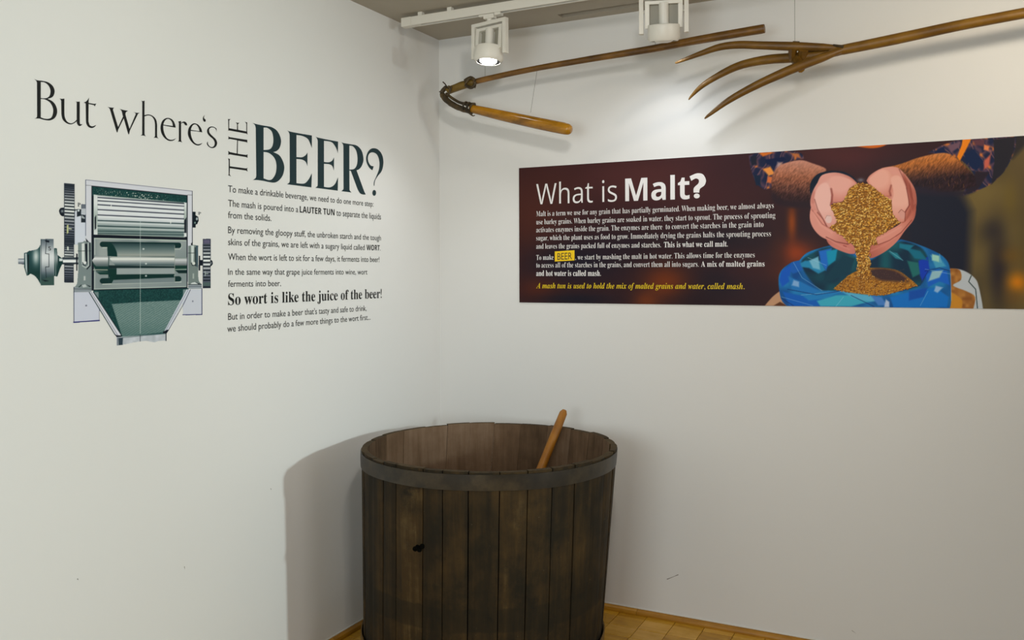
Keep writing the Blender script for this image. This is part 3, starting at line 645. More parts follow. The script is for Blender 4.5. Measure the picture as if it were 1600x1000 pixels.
# upper left gears, coupling, shafts
p.poly("360,300 372,275 400,272* 400,340* 375,335",NV,.4,**m3); p.blob(97,330,2.2,2.2,(150,160,165),.9)
p.poly("480,285* 540,285* 540,345* 480,345*",NV,.4,**m3); p.poly("488,292* 530,295* 530,315* 488,312*",(205,212,220),.5,**m3)
gear(99.8,116.6,286,381,1.2,58,.42); gear(99.8,115.4,379,441.5,.6,42,.4)
p.poly([(104,352),(107,350),(107,364),(104,366)],(200,205,150),.4,op=.6); p.poly([(107,356),(112,357),(112,358.5),(107,358)],(200,205,180),.3,op=.8)
sh=vgrad([(402,(20,30,40)),(404.5,(60,70,80)),(407,(245,248,250)),(409.5,(240,244,246)),(411,(40,50,60)),(414,(18,26,34))])
p.poly([(97,402),(124,402),(124,413),(97,413)],sh,.4)
p.poly("40,670* 95,668* 95,718* 40,712*",vgrad([(403,(60,70,84)),(407,(210,214,222)),(410,(130,138,150)),(414,(60,66,80))]),.5,**m3)
p.poly("88,625* 108,622* 125,610* 190,595 215,560* 215,870* 180,815 140,790 125,800* 108,805* 88,740*",lambda X,Y:mixc(mixc((30,66,70),(196,208,208),np.exp(-((X-56)/5)**2)*np.exp(-((Y-400)/14)**2)),(20,56,54),(abs(Y-402)/26)**2*1.1),.5,**m3)
p.poly("95,630* 108,630* 112,800* 98,745*",(190,200,205),.5,**m3); p.poly("116,640* 126,640* 124,775* 116,775*",(18,30,34),.4,**m3)
p.poly("215,517* 318,515* 322,880* 217,880*",lambda X,Y:mixc(mixc((62,78,90),(222,226,230),np.exp(-((Y-402)/22)**2)),(28,62,60),np.clip((Y-424)/14,0,1)*.8),.5,**m3)
p.line([(262,520),(255,632),(282,634),(282,735),(255,735),(262,840)],.9,(24,34,44),**m3); p.line([(222,520),(222,875)],.7,(40,60,66),**m3)
p.poly("217,835* 322,800* 322,880* 217,880*",(58,84,80),.6,op=.7,**m3); p.poly("225,835* 255,838* 285,845* 250,850*",NV,.4,**m3); p.poly("250,525* 285,530* 283,545* 255,540*",NV,.4,**m3)
p.poly("322,588* 345,590* 348,640* 385,668* 392,700* 370,745* 348,810* 322,808*",lambda X,Y:mixc((20,54,54),(150,160,165),np.exp(-((Y-403)/10)**2)*(X<90)),.5,**m3)
p.line([(333,600),(335,800)],1.0,(130,150,150),**m3); p.poly("362,668* 388,672* 386,690* 362,690*",(215,222,225),.4,**m3)
# outer frame
p.poly([(133.5,280.5),(300.5,298.3),(300.5,440),(133.5,440)],LG,.5)
p.line([(133.7,281),(300.5,298.6)],.8,(110,108,130)); p.line([(133.7,281),(133.7,368)],1.0,(70,80,110)); p.line([(300.4,299),(300.4,380)],1.1,(40,40,56)); p.line([(134,289.4),(143,290)],.6,(90,90,100)); p.line([(293,304.5),(300,304.8)],.6,(90,90,100))
p.poly([(116.8,330),(133,330),(133,382),(116.8,382)],(212,218,232),.6)
p.poly([(142.7,290),(293,305),(293,456),(142.7,454)],NV,.5)
def speck(X,Y): return mixc((10,48,50),(34,82,80),vnoise(X,Y,.9,3)*.9)
p.poly([(144,291.5),(291.5,306),(291.5,320),(144,306)],speck,.5)
for _ in range(150):
    x=NR.uniform(150,262); y=292+(x-144)*.1+NR.uniform(2,13); p.blob(x,y,NR.uniform(.25,.7),NR.uniform(.25,.6),(200,215,205),NR.uniform(.3,.95),hard=True)
for _ in range(24):
    x=NR.normal(222,14); y=292+(x-144)*.1+NR.uniform(3,12); p.blob(x,y,.9,.7,(225,235,228),.9,hard=True)
# fluted roll
p.poly([(146,304),(289,316.5),(289,372),(146,366.5)],(150,164,160),.5)
for k_,(x0_,x1_) in enumerate(((146.5,152.2),(287.3,291.5))):
    p.poly([(x0_,304+12*k_),(x1_,305+12*k_),(x1_,370),(x0_,366+4*k_)],lambda X,Y:mixc((170,184,180),(226,230,232),.5+.5*np.sin((Y-300)/9)),.4)
p.poly([(147.8,340),(150,336),(150,357),(147.8,359)],NV,.6); p.poly([(287.8,344),(291,340),(291,364),(287.8,364)],NV,.6)
st=[(308.5,318.0),(313.6,322),(319.8,328.5),(327.5,334.7),(335.8,342),(344.5,349.5),(353,357.2),(361,363),(365,367)]
p.poly([(152.5,306),(287,318),(287,370),(152.5,365)],lambda X,Y:mixc((222,226,232),(118,138,138),np.clip((Y-(X-152)*.05-338)/20,0,1)),.4)
for i_,(a_,b_) in enumerate(st): p.line([(153,a_),(287,b_)],1.5 if i_<7 else 1.0,(20,28,48) if i_<5 else (24,52,56),soft=.6)
for (a_,b_) in st[:7]: p.line([(153,a_+3),(287,b_+2.9)],1.6,(240,244,244),op=.55,soft=.9)
p.poly([(144,366.5),(291.5,371),(291.5,375),(144,370.5)],NV,.4)
for x_ in (173.5,266.5): p.blob(x_,322+(x_-173)*.27,.8,3,(235,238,235),.9,hard=True)
# bearing frame and rolls
p.poly([(146.5,371.5),(291.5,375),(291.5,448.5),(146.5,452.5)],lambda X,Y:mixc((126,140,142),(160,168,168),vnoise(X,Y,.05,2)),.5)
p.line([(147.5,372.5),(290,376)],1.0,(205,220,208)); p.line([(147.8,373),(147.8,398)],.9,(205,212,210)); p.line([(147.8,425),(147.8,451)],.9,(200,210,205)); p.line([(147,451.6),(290,447.8)],.9,(190,205,198))
for (yc,s_) in ((381.8,0),(439,-.0)):
    p.line([(160,yc),(279,yc+ (1.5 if yc<400 else -3.2))],8.6,(10,46,46)); 
p.line([(160,386.9),(168,387)],.8,(215,225,215)); p.line([(160,444),(283,440.5)],.9,(220,228,220)); p.line([(272,389.5),(281,389.5),(283.5,386),(283.5,381)],.7,(200,210,200))
p.poly([(169,379),(273,381.5),(273,402),(169,400)],vgrad([(379,(30,50,56)),(384,(62,86,88)),(393,(120,136,136)),(399,(160,166,160)),(402,(80,96,96))]),.4)
p.poly("168,380 176,382 182,393 183,401* 168,400*",(8,50,48),.5)
p.poly("143.5,407* 149,400* 169,400.3* 169,416* 149,416*",vgrad([(399,(110,120,122)),(404,(235,236,238)),(409,(150,158,160)),(415,(90,104,106))]),.4)
p.poly("143,409* 150,416* 169,416* 169,425* 150,424*",(20,58,54),.5); p.line([(146,421.5),(169,421.8)],1.3,(170,176,162)); p.poly([(150,425),(169,425),(169,429),(156,429)],(14,56,50),.5)
p.poly("171,404* 176,401* 273,403* 273,415* 180,414.5*",vgrad([(400,(130,140,140)),(404.5,(238,240,236)),(409,(160,168,170)),(413,(96,114,118)),(415,(50,72,76))]),.4)
p.poly([(169,414.5),(273,416),(273,419),(169,420)],(18,42,44),.5); p.poly("168,420* 183,420* 183,443* 175,443* 169,430*",(8,50,46),.5)
p.poly([(182,419),(273,419),(273,428.5),(182,429)],(156,166,168),.5); p.poly([(182,428.8),(273,428),(270,434),(180,437)],(8,46,44),.5); p.poly([(177,437.5),(273,433.5),(273,441),(174,443.5)],(120,134,138),.5)
p.poly([(273,402),(292,402),(292,415),(273,415)],vgrad([(401,(90,110,106)),(406,(210,212,216)),(411,(150,156,160)),(415,(90,100,104))]),.4); p.poly([(273,415),(292,415),(292,420),(273,420.5)],(20,56,50),.4); p.line([(273,421),(291,420.5)],.9,(130,160,140)); p.poly([(273,422),(292,422),(292,427),(279,427)],(10,40,40),.4)
p.line([(169.6,382),(169.6,442)],1.1,(16,50,50)); p.line([(272.8,384),(272.8,440)],.7,(150,160,150))
for q_ in ((224,389),(228,412),(228,431)): p.blob(*q_,1.8,1.6,(210,218,218),.85,hard=True)
# pedestals
for sgn,fr in ((0,m4),(1,m5)):
    if sgn==0:
        p.poly("105,175* 180,165* 190,150* 250,160* 300,180* 300,855* 50,815* 90,760 100,690 110,560*",(124,138,140),.5,**fr); p.poly("155,190* 205,175* 215,440* 160,480*",lambda X,Y:mixc((160,174,174),(228,232,232),np.exp(-((X-129.5)/2)**2)),.5,**fr)
        p.poly("205,190* 238,190* 238,480* 215,470*",NV,.5,**fr); p.line([(105,293),(290,290)],.8,(40,52,56),**fr); p.line([(250,180),(255,500),(215,530),(165,500)],1.0,(206,214,212),**fr); p.line([(275,180),(278,500),(235,548)],1.6,NV,**fr); p.blob(132.6,410.5,2.7,2.7,(226,230,230),1,hard=True); p.line([(172,455),(185,490),(215,498)],1.1,NV,**fr)
        p.poly("110,805* 150,770* 165,775* 125,810*",(40,56,56),.4,**fr); p.poly("225,770* 290,795* 270,803*",NV,.4,**fr); p.poly("160,780* 210,765* 235,800* 180,810*",(190,198,200),.5,**fr); p.poly("188,650* 212,650* 212,710* 188,710*",(190,196,196),.5,**fr)
        p.poly("45,800* 300,845* 300,870* 50,880*",(140,150,158),.5,**fr); p.line([(45,830),(300,835)],.7,(60,70,78),**fr); p.line([(45,880),(270,880)],.7,(50,54,70),**fr); p.line([(48,805),(48,880)],.9,(40,44,60),**fr); p.poly("78,330* 100,328* 100,575* 80,575*",NV,.5,**fr); p.poly("215,110* 262,165* 225,160*",NV,.4,**fr)
    else:
        p.poly("672,220* 715,215* 720,200* 815,215* 815,640* 825,720 865,765* 865,825* 672,828*",(118,132,130),.5,**fr); p.poly("712,215* 755,215* 745,470* 715,450*",(205,214,212),.5,**fr); p.poly("765,240* 780,240* 790,510* 770,505*",(30,46,52),.5,**fr); p.line([(672,322),(760,320)],.8,(40,52,56),**fr); p.poly("780,215* 812,215* 812,530* 795,515*",(62,84,96),.5,**fr)
        p.blob(302.5,411.5,2.8,2.8,(215,220,215),1,hard=True); p.line([(715,465),(735,500),(765,495)],1,NV,**fr); p.poly("820,358* 842,358* 845,570* 820,572*",NV,.5,**fr); p.poly("842,420* 885,420* 885,500* 842,500*",NV,.5,**fr); p.poly("720,745* 765,735* 845,768* 700,768*",(210,216,216),.4,**fr); p.poly("770,735* 850,762* 820,765*",NV,.4,**fr); p.line([(672,770),(860,768)],1.2,(40,52,58),**fr); p.poly("672,775* 865,775* 865,830* 672,830*",(150,160,168),.5,**fr); p.line([(672,797),(865,795)],.7,(60,70,84),**fr)
        p.poly("735,612* 755,612* 755,685* 735,685*",(170,180,175),.6,**fr); p.poly("712,185* 735,165* 735,210* 712,210*",NV,.4,**fr)
gear(316.5,329.2,373,450.5,0,40,.44)
p.poly("985,425* 1005,420* 1020,440* 1022,480* 1000,508* 985,505*",NV,.4,**m5); p.blob(329.5,411,1.2,2,(160,168,170),.9); p.poly([(317,441),(329,441),(329,447),(317,447)],(78,98,98),.5); p.poly([(317.5,374),(328.5,374),(328.5,381),(317.5,381)],(96,92,120),.6,op=.6)
p.line([(320.5,424),(320.5,431)],.8,(190,205,200)); p.line([(320.5,427.5),(325,427.5)],.9,(190,205,200))
p.poly("735,552* 780,555* 775,600* 815,625* 822,680* 800,730* 780,735* 780,780* 735,780*",(16,28,36),.4,**m2); p.blob(307.5,342,1.8,2.6,(190,200,205),.9,hard=True); p.blob(304.5,348,1.3,1.8,(140,170,165),.9,hard=True)
p.poly("60,445* 128,445* 125,510* 60,510*",(104,112,124),.5,**m1); p.poly("60,510* 125,510* 125,590* 60,580*",(190,196,206),.5,**m1); p.poly("60,590* 122,600* 122,705* 60,705*",(30,40,50),.5,**m1); p.poly("70,600* 115,640* 110,655* 65,640*",(170,178,184),.5,**m1); p.poly("0,515* 60,520* 60,610* 0,625*",(30,40,50),.5,**m1); p.blob(122.5,329,2,2,(205,214,220),1,hard=True)
# hopper, side plates, chute
p.poly("75,120* 250,118* 365,300* 365,440* 75,465*",(206,210,226),.5,**m6); p.line([(75,110),(75,462)],1.0,(60,64,90),**m6); p.line([(72,463),(365,442)],1.9,(30,30,110),**m6); p.line([(365,310),(365,440)],.8,(90,90,120),**m6)
p.poly("1385,88* 1530,88* 1530,375* 1315,378* 1310,250*",(204,208,220),.5,**m6); p.line([(1530,80),(1530,375)],1.3,(60,64,100),**m6); p.line([(1312,378),(1528,374)],1.4,(34,34,100),**m6)
p.blob(134.5,477.5,1.8,1.6,(110,112,130),.9,hard=True); p.blob(301,470.7,1.4,1.8,(130,132,150),.9,hard=True)
p.poly("290,100* 1380,75* 1120,590* 620,635*",speck,.4,**m6)
p.poly("300,118* 355,118* 355,190*",(110,132,134),.5,**m6); p.poly("1315,90* 1365,88* 1330,150* 1315,190*",(120,140,142),.5,**m6)
def mesh_t(X,Y):
    u=(X+Y*1.6)*1.1; return mixc((86,118,116),(132,154,152),.45+.3*np.sin(u+3*vnoise(X,Y,.12,5))+.35*(vnoise(X,Y,.8,9)-.5)-np.clip((Y-500)/60,0,.5))
p.poly("505,255* 830,232* 1300,210* 1110,575* 625,628*",mesh_t,.6,**m6)
for _ in range(50): p.blob(NR.uniform(230,280),NR.uniform(472,492),.5,.35,(190,205,200),.6,hard=True)
p.poly("250,120* 295,118* 615,612* 560,628*",(216,218,228),.4,**m6); p.line([(250,122),(540,600)],1.3,(20,40,50),**m6); p.line([(272,122),(575,612)],.6,(90,90,120),**m6); p.line([(297,118),(618,612)],1.3,(10,30,40),**m6); p.poly("530,590* 565,610* 618,612* 610,632* 560,632*",NV,.4,**m6)
p.poly("1355,88* 1395,88* 1140,570* 1095,575*",(205,210,222),.4,**m6); p.line([(1398,92),(1318,262),(1145,560)],.9,(60,66,90),**m6); p.line([(1375,90),(1110,572)],.6,(110,114,140),**m6); p.poly("1085,570* 1140,545* 1152,552* 1130,588* 1090,588*",NV,.4,**m6)
p.poly("560,632* 1120,588* 1125,672* 1050,672 985,688 900,675 830,680 760,690 690,705 625,720* 560,728*",lambda X,Y:mixc((172,180,188),(206,210,220),vnoise(X,Y,.2,8)),.4,**m6); p.poly("580,640* 632,636* 628,720* 582,725*",(44,62,74),.5,**m6); p.line([(572,640),(570,725)],1.0,(60,70,90),**m6); p.line([(630,636),(1115,592)],.8,(60,90,92),**m6); p.line([(1122,585),(1122,672)],1.4,NV,**m6); p.line([(828,610),(828,680)],.9,(50,60,70),**m6)
# dashed centre line
y_=345
while y_<520: p.line([(219,y_),(219.2,y_+2.4)],.8,(205,216,214),op=.75); y_+=3.4
p.build('printed_picture',print_mat('machine_print'),mc,.0005,.5)
for s_,a_,b_,h_ in (("5",(75,391),(79.5,391.6),6.5),):
    text('L',s_,'bold',a_,b_,h_,M_black,mc,'printed_numeral')
text('L',"1",'bold',(104.5,391),(107,391.3),6,mat('print_pale',(205,212,206),.5),mc,'printed_numeral')
text('L',"P",'serif',(121,322.6),(125.5,323),6,mat('print_grey',(70,76,84),.5),mc,'printed_numeral')
text('L',"P",'serif',(309.5,335.5),(313.8,335.8),4.5,bpy.data.materials['print_grey'],mc,'printed_numeral')

# ---- the malt banner on the right wall
s0_,zb=w_sz('R',812,472.4); s1_=2.92; zt_=w_sz('R',811.5,264.2)[1]; zt2=w_sz('R',1600,210.4)[1]; ztm=(zt_+zt2)/2; zbm=1.455
bn=thing('wall_banner',(s0_,0,zbm),'long dark printed banner "What is Malt?" with hands pouring grain, on the right wall','banner')
sm,_=w_sz('R',1150,400)
p=Print('R',np.concatenate([np.linspace(s0_,sm,130)[:-1],np.linspace(sm,s1_,860)]),np.linspace(zbm,ztm,400),(52,28,32))
for (x,y,rx,ry,c_,o_) in ((830,340,60,80,(78,38,28),.8),(1000,280,170,45,(84,44,42),.75),(1120,300,70,60,(72,38,40),.6),(870,300,30,30,(74,40,34),.5),(1150,260,60,50,(54,30,36),.7),(900,410,80,34,(24,22,38),.85),(980,380,60,20,(32,22,36),.6),(1140,375,70,22,(26,22,34),.7),(1130,440,50,30,(26,22,36),.7),
    (1040,442,34,26,(124,54,16),.85),(1010,470,20,14,(130,60,20),.7),(840,452,30,18,(86,38,24),.7),(900,468,60,10,(22,24,38),.8),(1090,470,40,20,(34,22,30),.6),(1170,420,40,30,(66,30,32),.6),(1180,360,30,25,(48,28,36),.6),
    (1238,348,7,26,(176,78,10),.85),(1246,395,26,20,(176,66,14),.8),(1240,425,30,16,(130,50,20),.6),(1215,400,14,40,(70,34,26),.5),
    (1330,245,80,26,(82,38,40),.9),(1290,235,40,20,(84,42,42),.6),(1400,262,40,20,(52,30,36),.7),(1262,345,22,40,(46,30,38),.5),
    (1450,345,50,60,(26,28,46),.9),(1480,430,40,50,(24,28,44),.85),(1440,300,40,30,(32,28,42),.7)): p.blob(x,y,rx,ry,c_,o_)
p.poly([(1500,150),(1780,150),(1780,540),(1512,540),(1506,420),(1498,330)],lambda X,Y:mixc((92,78,46),(118,100,56),vnoise(X,Y,.03,4)),14)
for (x,y,rx,ry,c_,o_) in ((1560,420,16,60,(44,38,44),.95),(1552,360,18,20,(48,42,44),.8),(1598,270,30,60,(84,70,48),.6),(1590,442,16,16,(222,132,10),.95),(1580,400,20,14,(130,92,30),.5),(1572,225,26,14,(70,58,48),.7),(1520,470,14,30,(34,32,44),.8),(1640,380,30,70,(60,52,40),.8),(1660,250,40,50,(100,82,50),.6),(1585,465,18,14,(110,80,40),.6),(1578,310,12,30,(110,92,40),.6)): p.blob(x,y,rx,ry,c_,o_)
p.poly("1405,262 1455,285 1500,300 1520,330* 1512,480* 1440,480* 1420,400",(26,29,46),8,op=.8)
cp=dict(o=(1150,200),sc=3.3333)
p.poly("620,95* 700,80* 800,78* 760,98 700,106",(214,104,18),.9,**cp)
p.poly("1440,30* 1560,30 1480,120 1440,160*",(44,40,42),4,**cp)
def plaid(ang,f,ox,oy):
    def g_(X,Y):
        c_,n_=math.cos(ang),math.sin(ang); u=((X-ox)*c_+(Y-oy)*n_)*f; v=(-(X-ox)*n_+(Y-oy)*c_)*f*.8
        nz=vnoise(X,Y,.12,6)*.35; su=np.exp(-((u+nz)%1-.5)**2/.02); sv=np.exp(-((v+nz)%1-.5)**2/.02)
        c=mixc((26,34,66),(96,66,84),np.maximum(su,sv)*.8); c=c*(1-(su*sv*.9)[...,None])+np.array((226,126,50))*(su*sv*.9)[...,None]
        w_=np.exp(-((u+.28+nz)%1-.5)**2/.003)*.5; return c*(1-w_[...,None])+np.array((190,120,110))*w_[...,None]
    return g_
# left sleeve and forearm
p.poly("68,145* 120,128 200,118 330,128 355,160* 270,180 215,230 190,310* 150,320 110,290 80,220",plaid(.5,.062,1180,250),1.0,**cp)
for pts,c_,o_ in (("150,165* 250,150 265,165 200,200 160,190",(14,28,66),.85),("120,130 180,122 200,130 140,150",(214,112,40),.8),("140,215 180,200 205,240 170,250",(236,150,70),.75),("165,250 195,255 185,290 160,285",(214,112,60),.7),("90,240 130,250 130,300 105,300",(16,34,60),.8),("280,128 330,132 340,160 300,150",(190,110,60),.6),("75,150 110,140 110,190 80,200",(30,32,48),.7),("215,175 245,178 230,215 205,220",(180,150,150),.5)): p.poly(pts.replace('*','').replace(' ','* ')+'*',c_,1.0,op=o_,**cp)
def arm(c1,c2,c3,y0,y1,k=0,fx=.5,fy=.12,sd=2):
    def g_(X,Y):
        yy=Y+k*(X-1300); t=(yy-y0)/(y1-y0); h=vnoise(X*1.3+yy*.9,yy*.5-X*.2,fx,sd)
        c=mixc(c1,c2,t*2); t2=np.clip(t*2-1,0,1)[...,None]; c=c*(1-t2)+np.array(c3,float)*t2
        return c*(1-.42*((h-.35)*np.clip(t*2,0,1.3))[...,None])
    return g_
p.poly("185,310* 190,250 230,195 330,168 400,185 470,215 440,250 400,330 395,380* 300,400 200,380",arm((214,152,132),(170,104,76),(58,34,36),250,312,-.06),1.0,**cp)
p.poly("190,330 260,375 390,380 390,420 250,410 190,380",(44,28,36),2.4,op=.8,**cp)
p.poly("385,330* 392,280 430,238 500,222* 560,228 610,255 640,290* 600,265 520,236 460,246 430,275 405,330 395,370*",(12,28,48),.7,**cp)
p.blob(1345,281.5,5,3,(120,120,134),.9)
# right sleeve and forearm
p.poly("1000,128* 1080,88 1160,62* 1460,40* 1450,120 1400,220 1330,290 1250,330 1180,352* 1200,300 1245,260 1160,160",plaid(-.6,.055,1510,250),1.0,**cp)
for pts,c_,o_ in (("1185,130 1240,110 1290,175 1250,225 1200,185",(16,34,72),.95),("1180,55* 1230,50* 1200,110 1165,175 1150,150 1175,90",(236,132,24),.9),("1290,85 1320,95 1315,120 1290,115",(226,130,80),.8),("1100,90 1170,70 1165,100 1120,130",(110,80,96),.7),("1230,60 1300,60 1290,100 1240,90",(96,56,66),.6),("1025,125 1085,95 1090,125 1040,135",(14,30,70),.8),("1290,170 1330,130 1320,200 1290,220",(196,96,80),.6),("1340,60 1455,45 1445,130 1395,230 1330,295 1345,180",(36,34,44),.9),("1250,225 1320,230 1260,320 1190,345",(40,30,42),.85)): p.poly(pts.replace('*','').replace(' ','* ')+'*',c_,1.0,op=o_,**cp)
p.poly("760,210* 850,190 960,152 1080,130 1140,152 1200,205 1240,250 1250,300* 1150,330 1020,335 930,335* 900,280",arm((206,140,96),(196,116,52),(46,28,36),242,300,.12,.45,.12,7),1.0,**cp)
for _ in range(170):
    x=NR.uniform(890,1215);y=NR.uniform(165,300); q_=(1150+x/3.333,200+y/3.333)
    if y>150+.18*(x-1150) and y>340-.2*x+0: p.line([q_,(q_[0]+NR.uniform(-1,2.5),q_[1]+NR.uniform(3,6))],.5,(96,50,24) if NR.rand()<.6 else (222,146,70),op=.4)
for _ in range(110):
    x=NR.uniform(205,395);y=NR.uniform(200,360); q_=(1150+x/3.333,200+y/3.333); p.line([q_,(q_[0]+NR.uniform(-1.5,1),q_[1]+NR.uniform(3,5))],.5,(84,44,34) if NR.rand()<.6 else (214,150,116),op=.35)
p.poly("950,300 1100,330 1250,320 1180,352 1000,350 935,335",(38,30,46),3,op=.75,**cp)
# blue bag and sacks
p.poly("150,926* 190,880 228,850* 275,928*",(196,150,116),.8,**cp); p.poly("195,926* 230,905* 272,928*",(96,56,34),.8,**cp)
p.poly("1110,735* 1160,735 1210,755 1250,790 1265,830 1280,900 1287,950* 1110,945*",(192,200,208),.8,**cp); p.poly("1115,730* 1165,740 1172,790 1130,820 1200,850 1245,880 1235,945* 1110,945*",lambda X,Y:mixc((190,130,60),(140,84,34),vnoise(X,Y,.18,3)),.9,**cp); p.line([(1225,770),(1212,800),(1248,840),(1258,945)],1.5,(40,60,62),**cp); p.poly("1115,850* 1150,870 1180,900 1175,945* 1115,945*",(206,140,40),1,op=.7,**cp)
p.poly("222,790 240,738 290,700 330,690* 370,650 440,625 490,612* 600,640 700,668 800,600 860,580* 930,600 1030,640 1090,680 1115,740 1120,900 1110,945* 270,930* 235,890",lambda X,Y:mixc((6,76,150),(30,130,196),vnoise(X,Y,.07,11)*1.3-.15),.7,**cp)
p.poly("340,700 400,650 500,620 640,680 700,690 790,630 860,590 960,620 1000,680 990,740 960,820 850,850 700,868 560,850 450,845 385,790",lambda X,Y:mixc((6,44,70),(14,92,104),vnoise(X,Y,.06,13)*1.4-.3),1.6,**cp)
def gr(X,Y): return mixc((150,92,22),(206,146,48),vnoise(X,Y,.6,3))
p.poly("508,838* 560,790 620,748 700,728 830,738 900,780 948,822* 860,848 750,872 600,860",gr,.8,**cp)
p.poly("690,745 760,728 850,750 900,800 820,800 740,790",(66,44,46),2.6,op=.9,**cp)
F_=[("300,720 360,690 440,690 470,740 430,760 380,730",(36,140,190)),("430,640 500,625 490,690 470,745 440,700",(26,110,210)),("380,690 430,668 440,740 400,730",(120,190,220)),("470,640 530,630 520,690 480,720",(10,150,190)),("290,700 330,690 350,740 300,760 270,740",(20,96,190)),("235,745 290,705 280,800 240,830 225,790",(14,90,200)),("270,770 340,800 440,850 380,870 290,840",(30,120,196)),("300,790 330,800 330,830 290,820",(130,176,226)),("240,850 330,870 430,890 540,900 500,928 280,928",(10,96,196)),("340,870 480,845 560,850 470,890 380,900",(30,130,200)),("420,900 520,870 640,868 720,900 600,930 440,930",(60,176,206)),("540,850 700,870 760,900 700,905 620,890",(90,180,220)),("700,872 760,880 790,925 740,925",(70,130,210)),("780,890 800,905 800,935 770,935",(190,205,235)),("800,880 950,840 1040,830 1110,880 1100,935 820,935",(8,116,210)),("900,850 1000,830 980,880 900,900",(10,80,180)),("1040,820 1080,830 1050,860 1030,850",(150,190,235)),("985,760 1050,735 1100,745 1115,820 1060,800 1000,830",(20,100,210)),("1020,745 1080,740 1060,780 1000,800",(150,196,210)),("950,690 1000,670 1010,740 970,800 950,750",(10,60,190)),("1010,660 1060,670 1095,720 1040,730",(70,160,200)),("1020,655 1060,665 1060,700 1020,690",(160,214,200)),("880,620 960,640 1000,690 930,680",(10,110,140)),("850,600 930,610 900,640 850,625",(20,120,150)),("790,640 840,650 870,690 830,680",(30,130,150)),("560,660 620,680 600,740 500,800 450,800 500,730",(8,60,80)),("890,690 950,700 960,760 920,780",(30,110,110))]
for pts,c_ in F_: p.poly(pts.replace(' ','* ')+'*',c_,.9,op=.72,**cp)
for pl in ([(375,675),(470,715)],[(340,870),(560,850)],[(240,880),(400,925)],[(985,735),(1115,760)],[(300,700),(345,780),(450,848)],[(800,640),(870,690)],[(1060,655),(1068,700)],[(1118,760),(1122,900)],[(520,930),(560,880)],[(1000,850),(960,925)]): p.line(pl,.7,(170,214,240),op=.6,**cp)
for pl in ([(270,840),(420,868),(540,850)],[(850,852),(960,818),(1000,745)],[(600,872),(720,930)],[(985,745),(1060,728),(1115,745)],[(235,885),(300,925)]): p.line(pl,1.2,(6,40,110),op=.7,**cp)
# hands
SK=(222,146,130)
def skin(cx,cy,r,a=SK,b=(150,66,54)): return lambda X,Y: mixc(a,b,np.hypot((X-1150)*3.333-cx,(Y-200)*3.333-cy)/r-.35)
p.poly("470,565 500,560 560,590 600,600 622,630 620,655* 590,655 540,638 500,618 478,595",skin(560,600,150,(214,130,118)),.6,**cp)
p.poly("395,410 430,440 480,500 520,520 575,560 588,588* 575,605 520,592 450,570 405,525 385,470",skin(440,500,220,(230,156,142),(170,80,66)),.6,**cp)
p.poly("425,285* 450,245 520,232 590,252 632,288* 605,320 575,360 550,385 500,395 495,420 515,445 528,485 505,515 470,510 450,470 420,430 400,430 388,400 392,360 405,320",skin(470,320,210,(232,164,152),(176,84,70)),.6,**cp)
p.blob(1150+545/3.333,200+350/3.333,7,6,(178,62,50),.6); p.blob(1150+500/3.333,200+362/3.333,3,6,(110,40,34),.75)
p.poly("440,300 520,250 580,270 560,320 500,330 460,370 440,440 420,420 420,350",(238,178,168),2.4,op=.6,**cp)
p.line([(425,440),(455,475),(470,505)],1.4,(120,46,40),op=.75,soft=.8,**cp); p.line([(395,425),(450,500),(500,530),(575,572)],1.0,(150,62,54),op=.6,soft=.7,**cp); p.line([(470,568),(520,592),(585,606)],1.2,(110,40,38),op=.8,soft=.6,**cp)
p.poly("468,465 485,455 500,468 492,492 475,492 465,480",(230,190,186),.7,**cp); p.line([(466,490),(478,495),(493,490)],.7,(160,90,80),op=.7,**cp)
p.blob(1150+405/3.333,200+350/3.333,3,8,(196,112,100),.5); p.line([(560,612),(575,618)],1.2,(150,40,40),op=.7,**cp)
p.poly("725,570* 790,535 860,498 900,440 935,400* 938,430 925,480 880,535 840,590 790,635 740,665 700,678 690,650 700,610 735,608*",skin(820,560,190,(216,132,116),(160,70,56)),.6,**cp)
p.poly("725,572* 790,537 850,502 905,440 930,395* 935,425 900,500 850,548 790,588 742,606*",skin(800,560,170,(228,150,134),(176,84,66)),.6,**cp)
p.line([(742,608),(800,585),(860,545),(915,480)],1.2,(130,52,44),op=.75,soft=.6,**cp)
p.poly("680,275* 700,245 760,210 830,203 870,230 910,280 935,330 940,400 915,440 880,490 850,490 815,460 806,385 760,350 705,312",skin(800,280,190,(230,160,146),(178,88,68)),.6,**cp)
p.poly("870,235 910,290 935,340 938,410 915,440 890,470 905,400 895,340 875,280",(168,86,72),1.6,op=.75,**cp)
p.line([(850,215),(885,290),(895,345),(905,400),(880,440)],1.2,(110,44,42),op=.7,soft=.8,**cp); p.line([(905,290),(915,360),(935,400)],1,(120,50,44),op=.6,soft=.6,**cp)
p.blob(1150+790/3.333,200+345/3.333,5,3.5,(160,50,40),.7,.5); p.poly("820,300 870,310 880,380 860,430 830,420 820,360",(236,168,150),2,op=.55,**cp)
p.poly("850,432 870,425 882,445 878,470 862,468 850,450",(206,140,126),.7,**cp); p.line([(850,432),(866,424),(880,438)],.8,(140,60,50),op=.7,**cp); p.line([(700,300),(760,340),(805,365)],1.0,(180,96,76),op=.5,soft=.8,**cp)
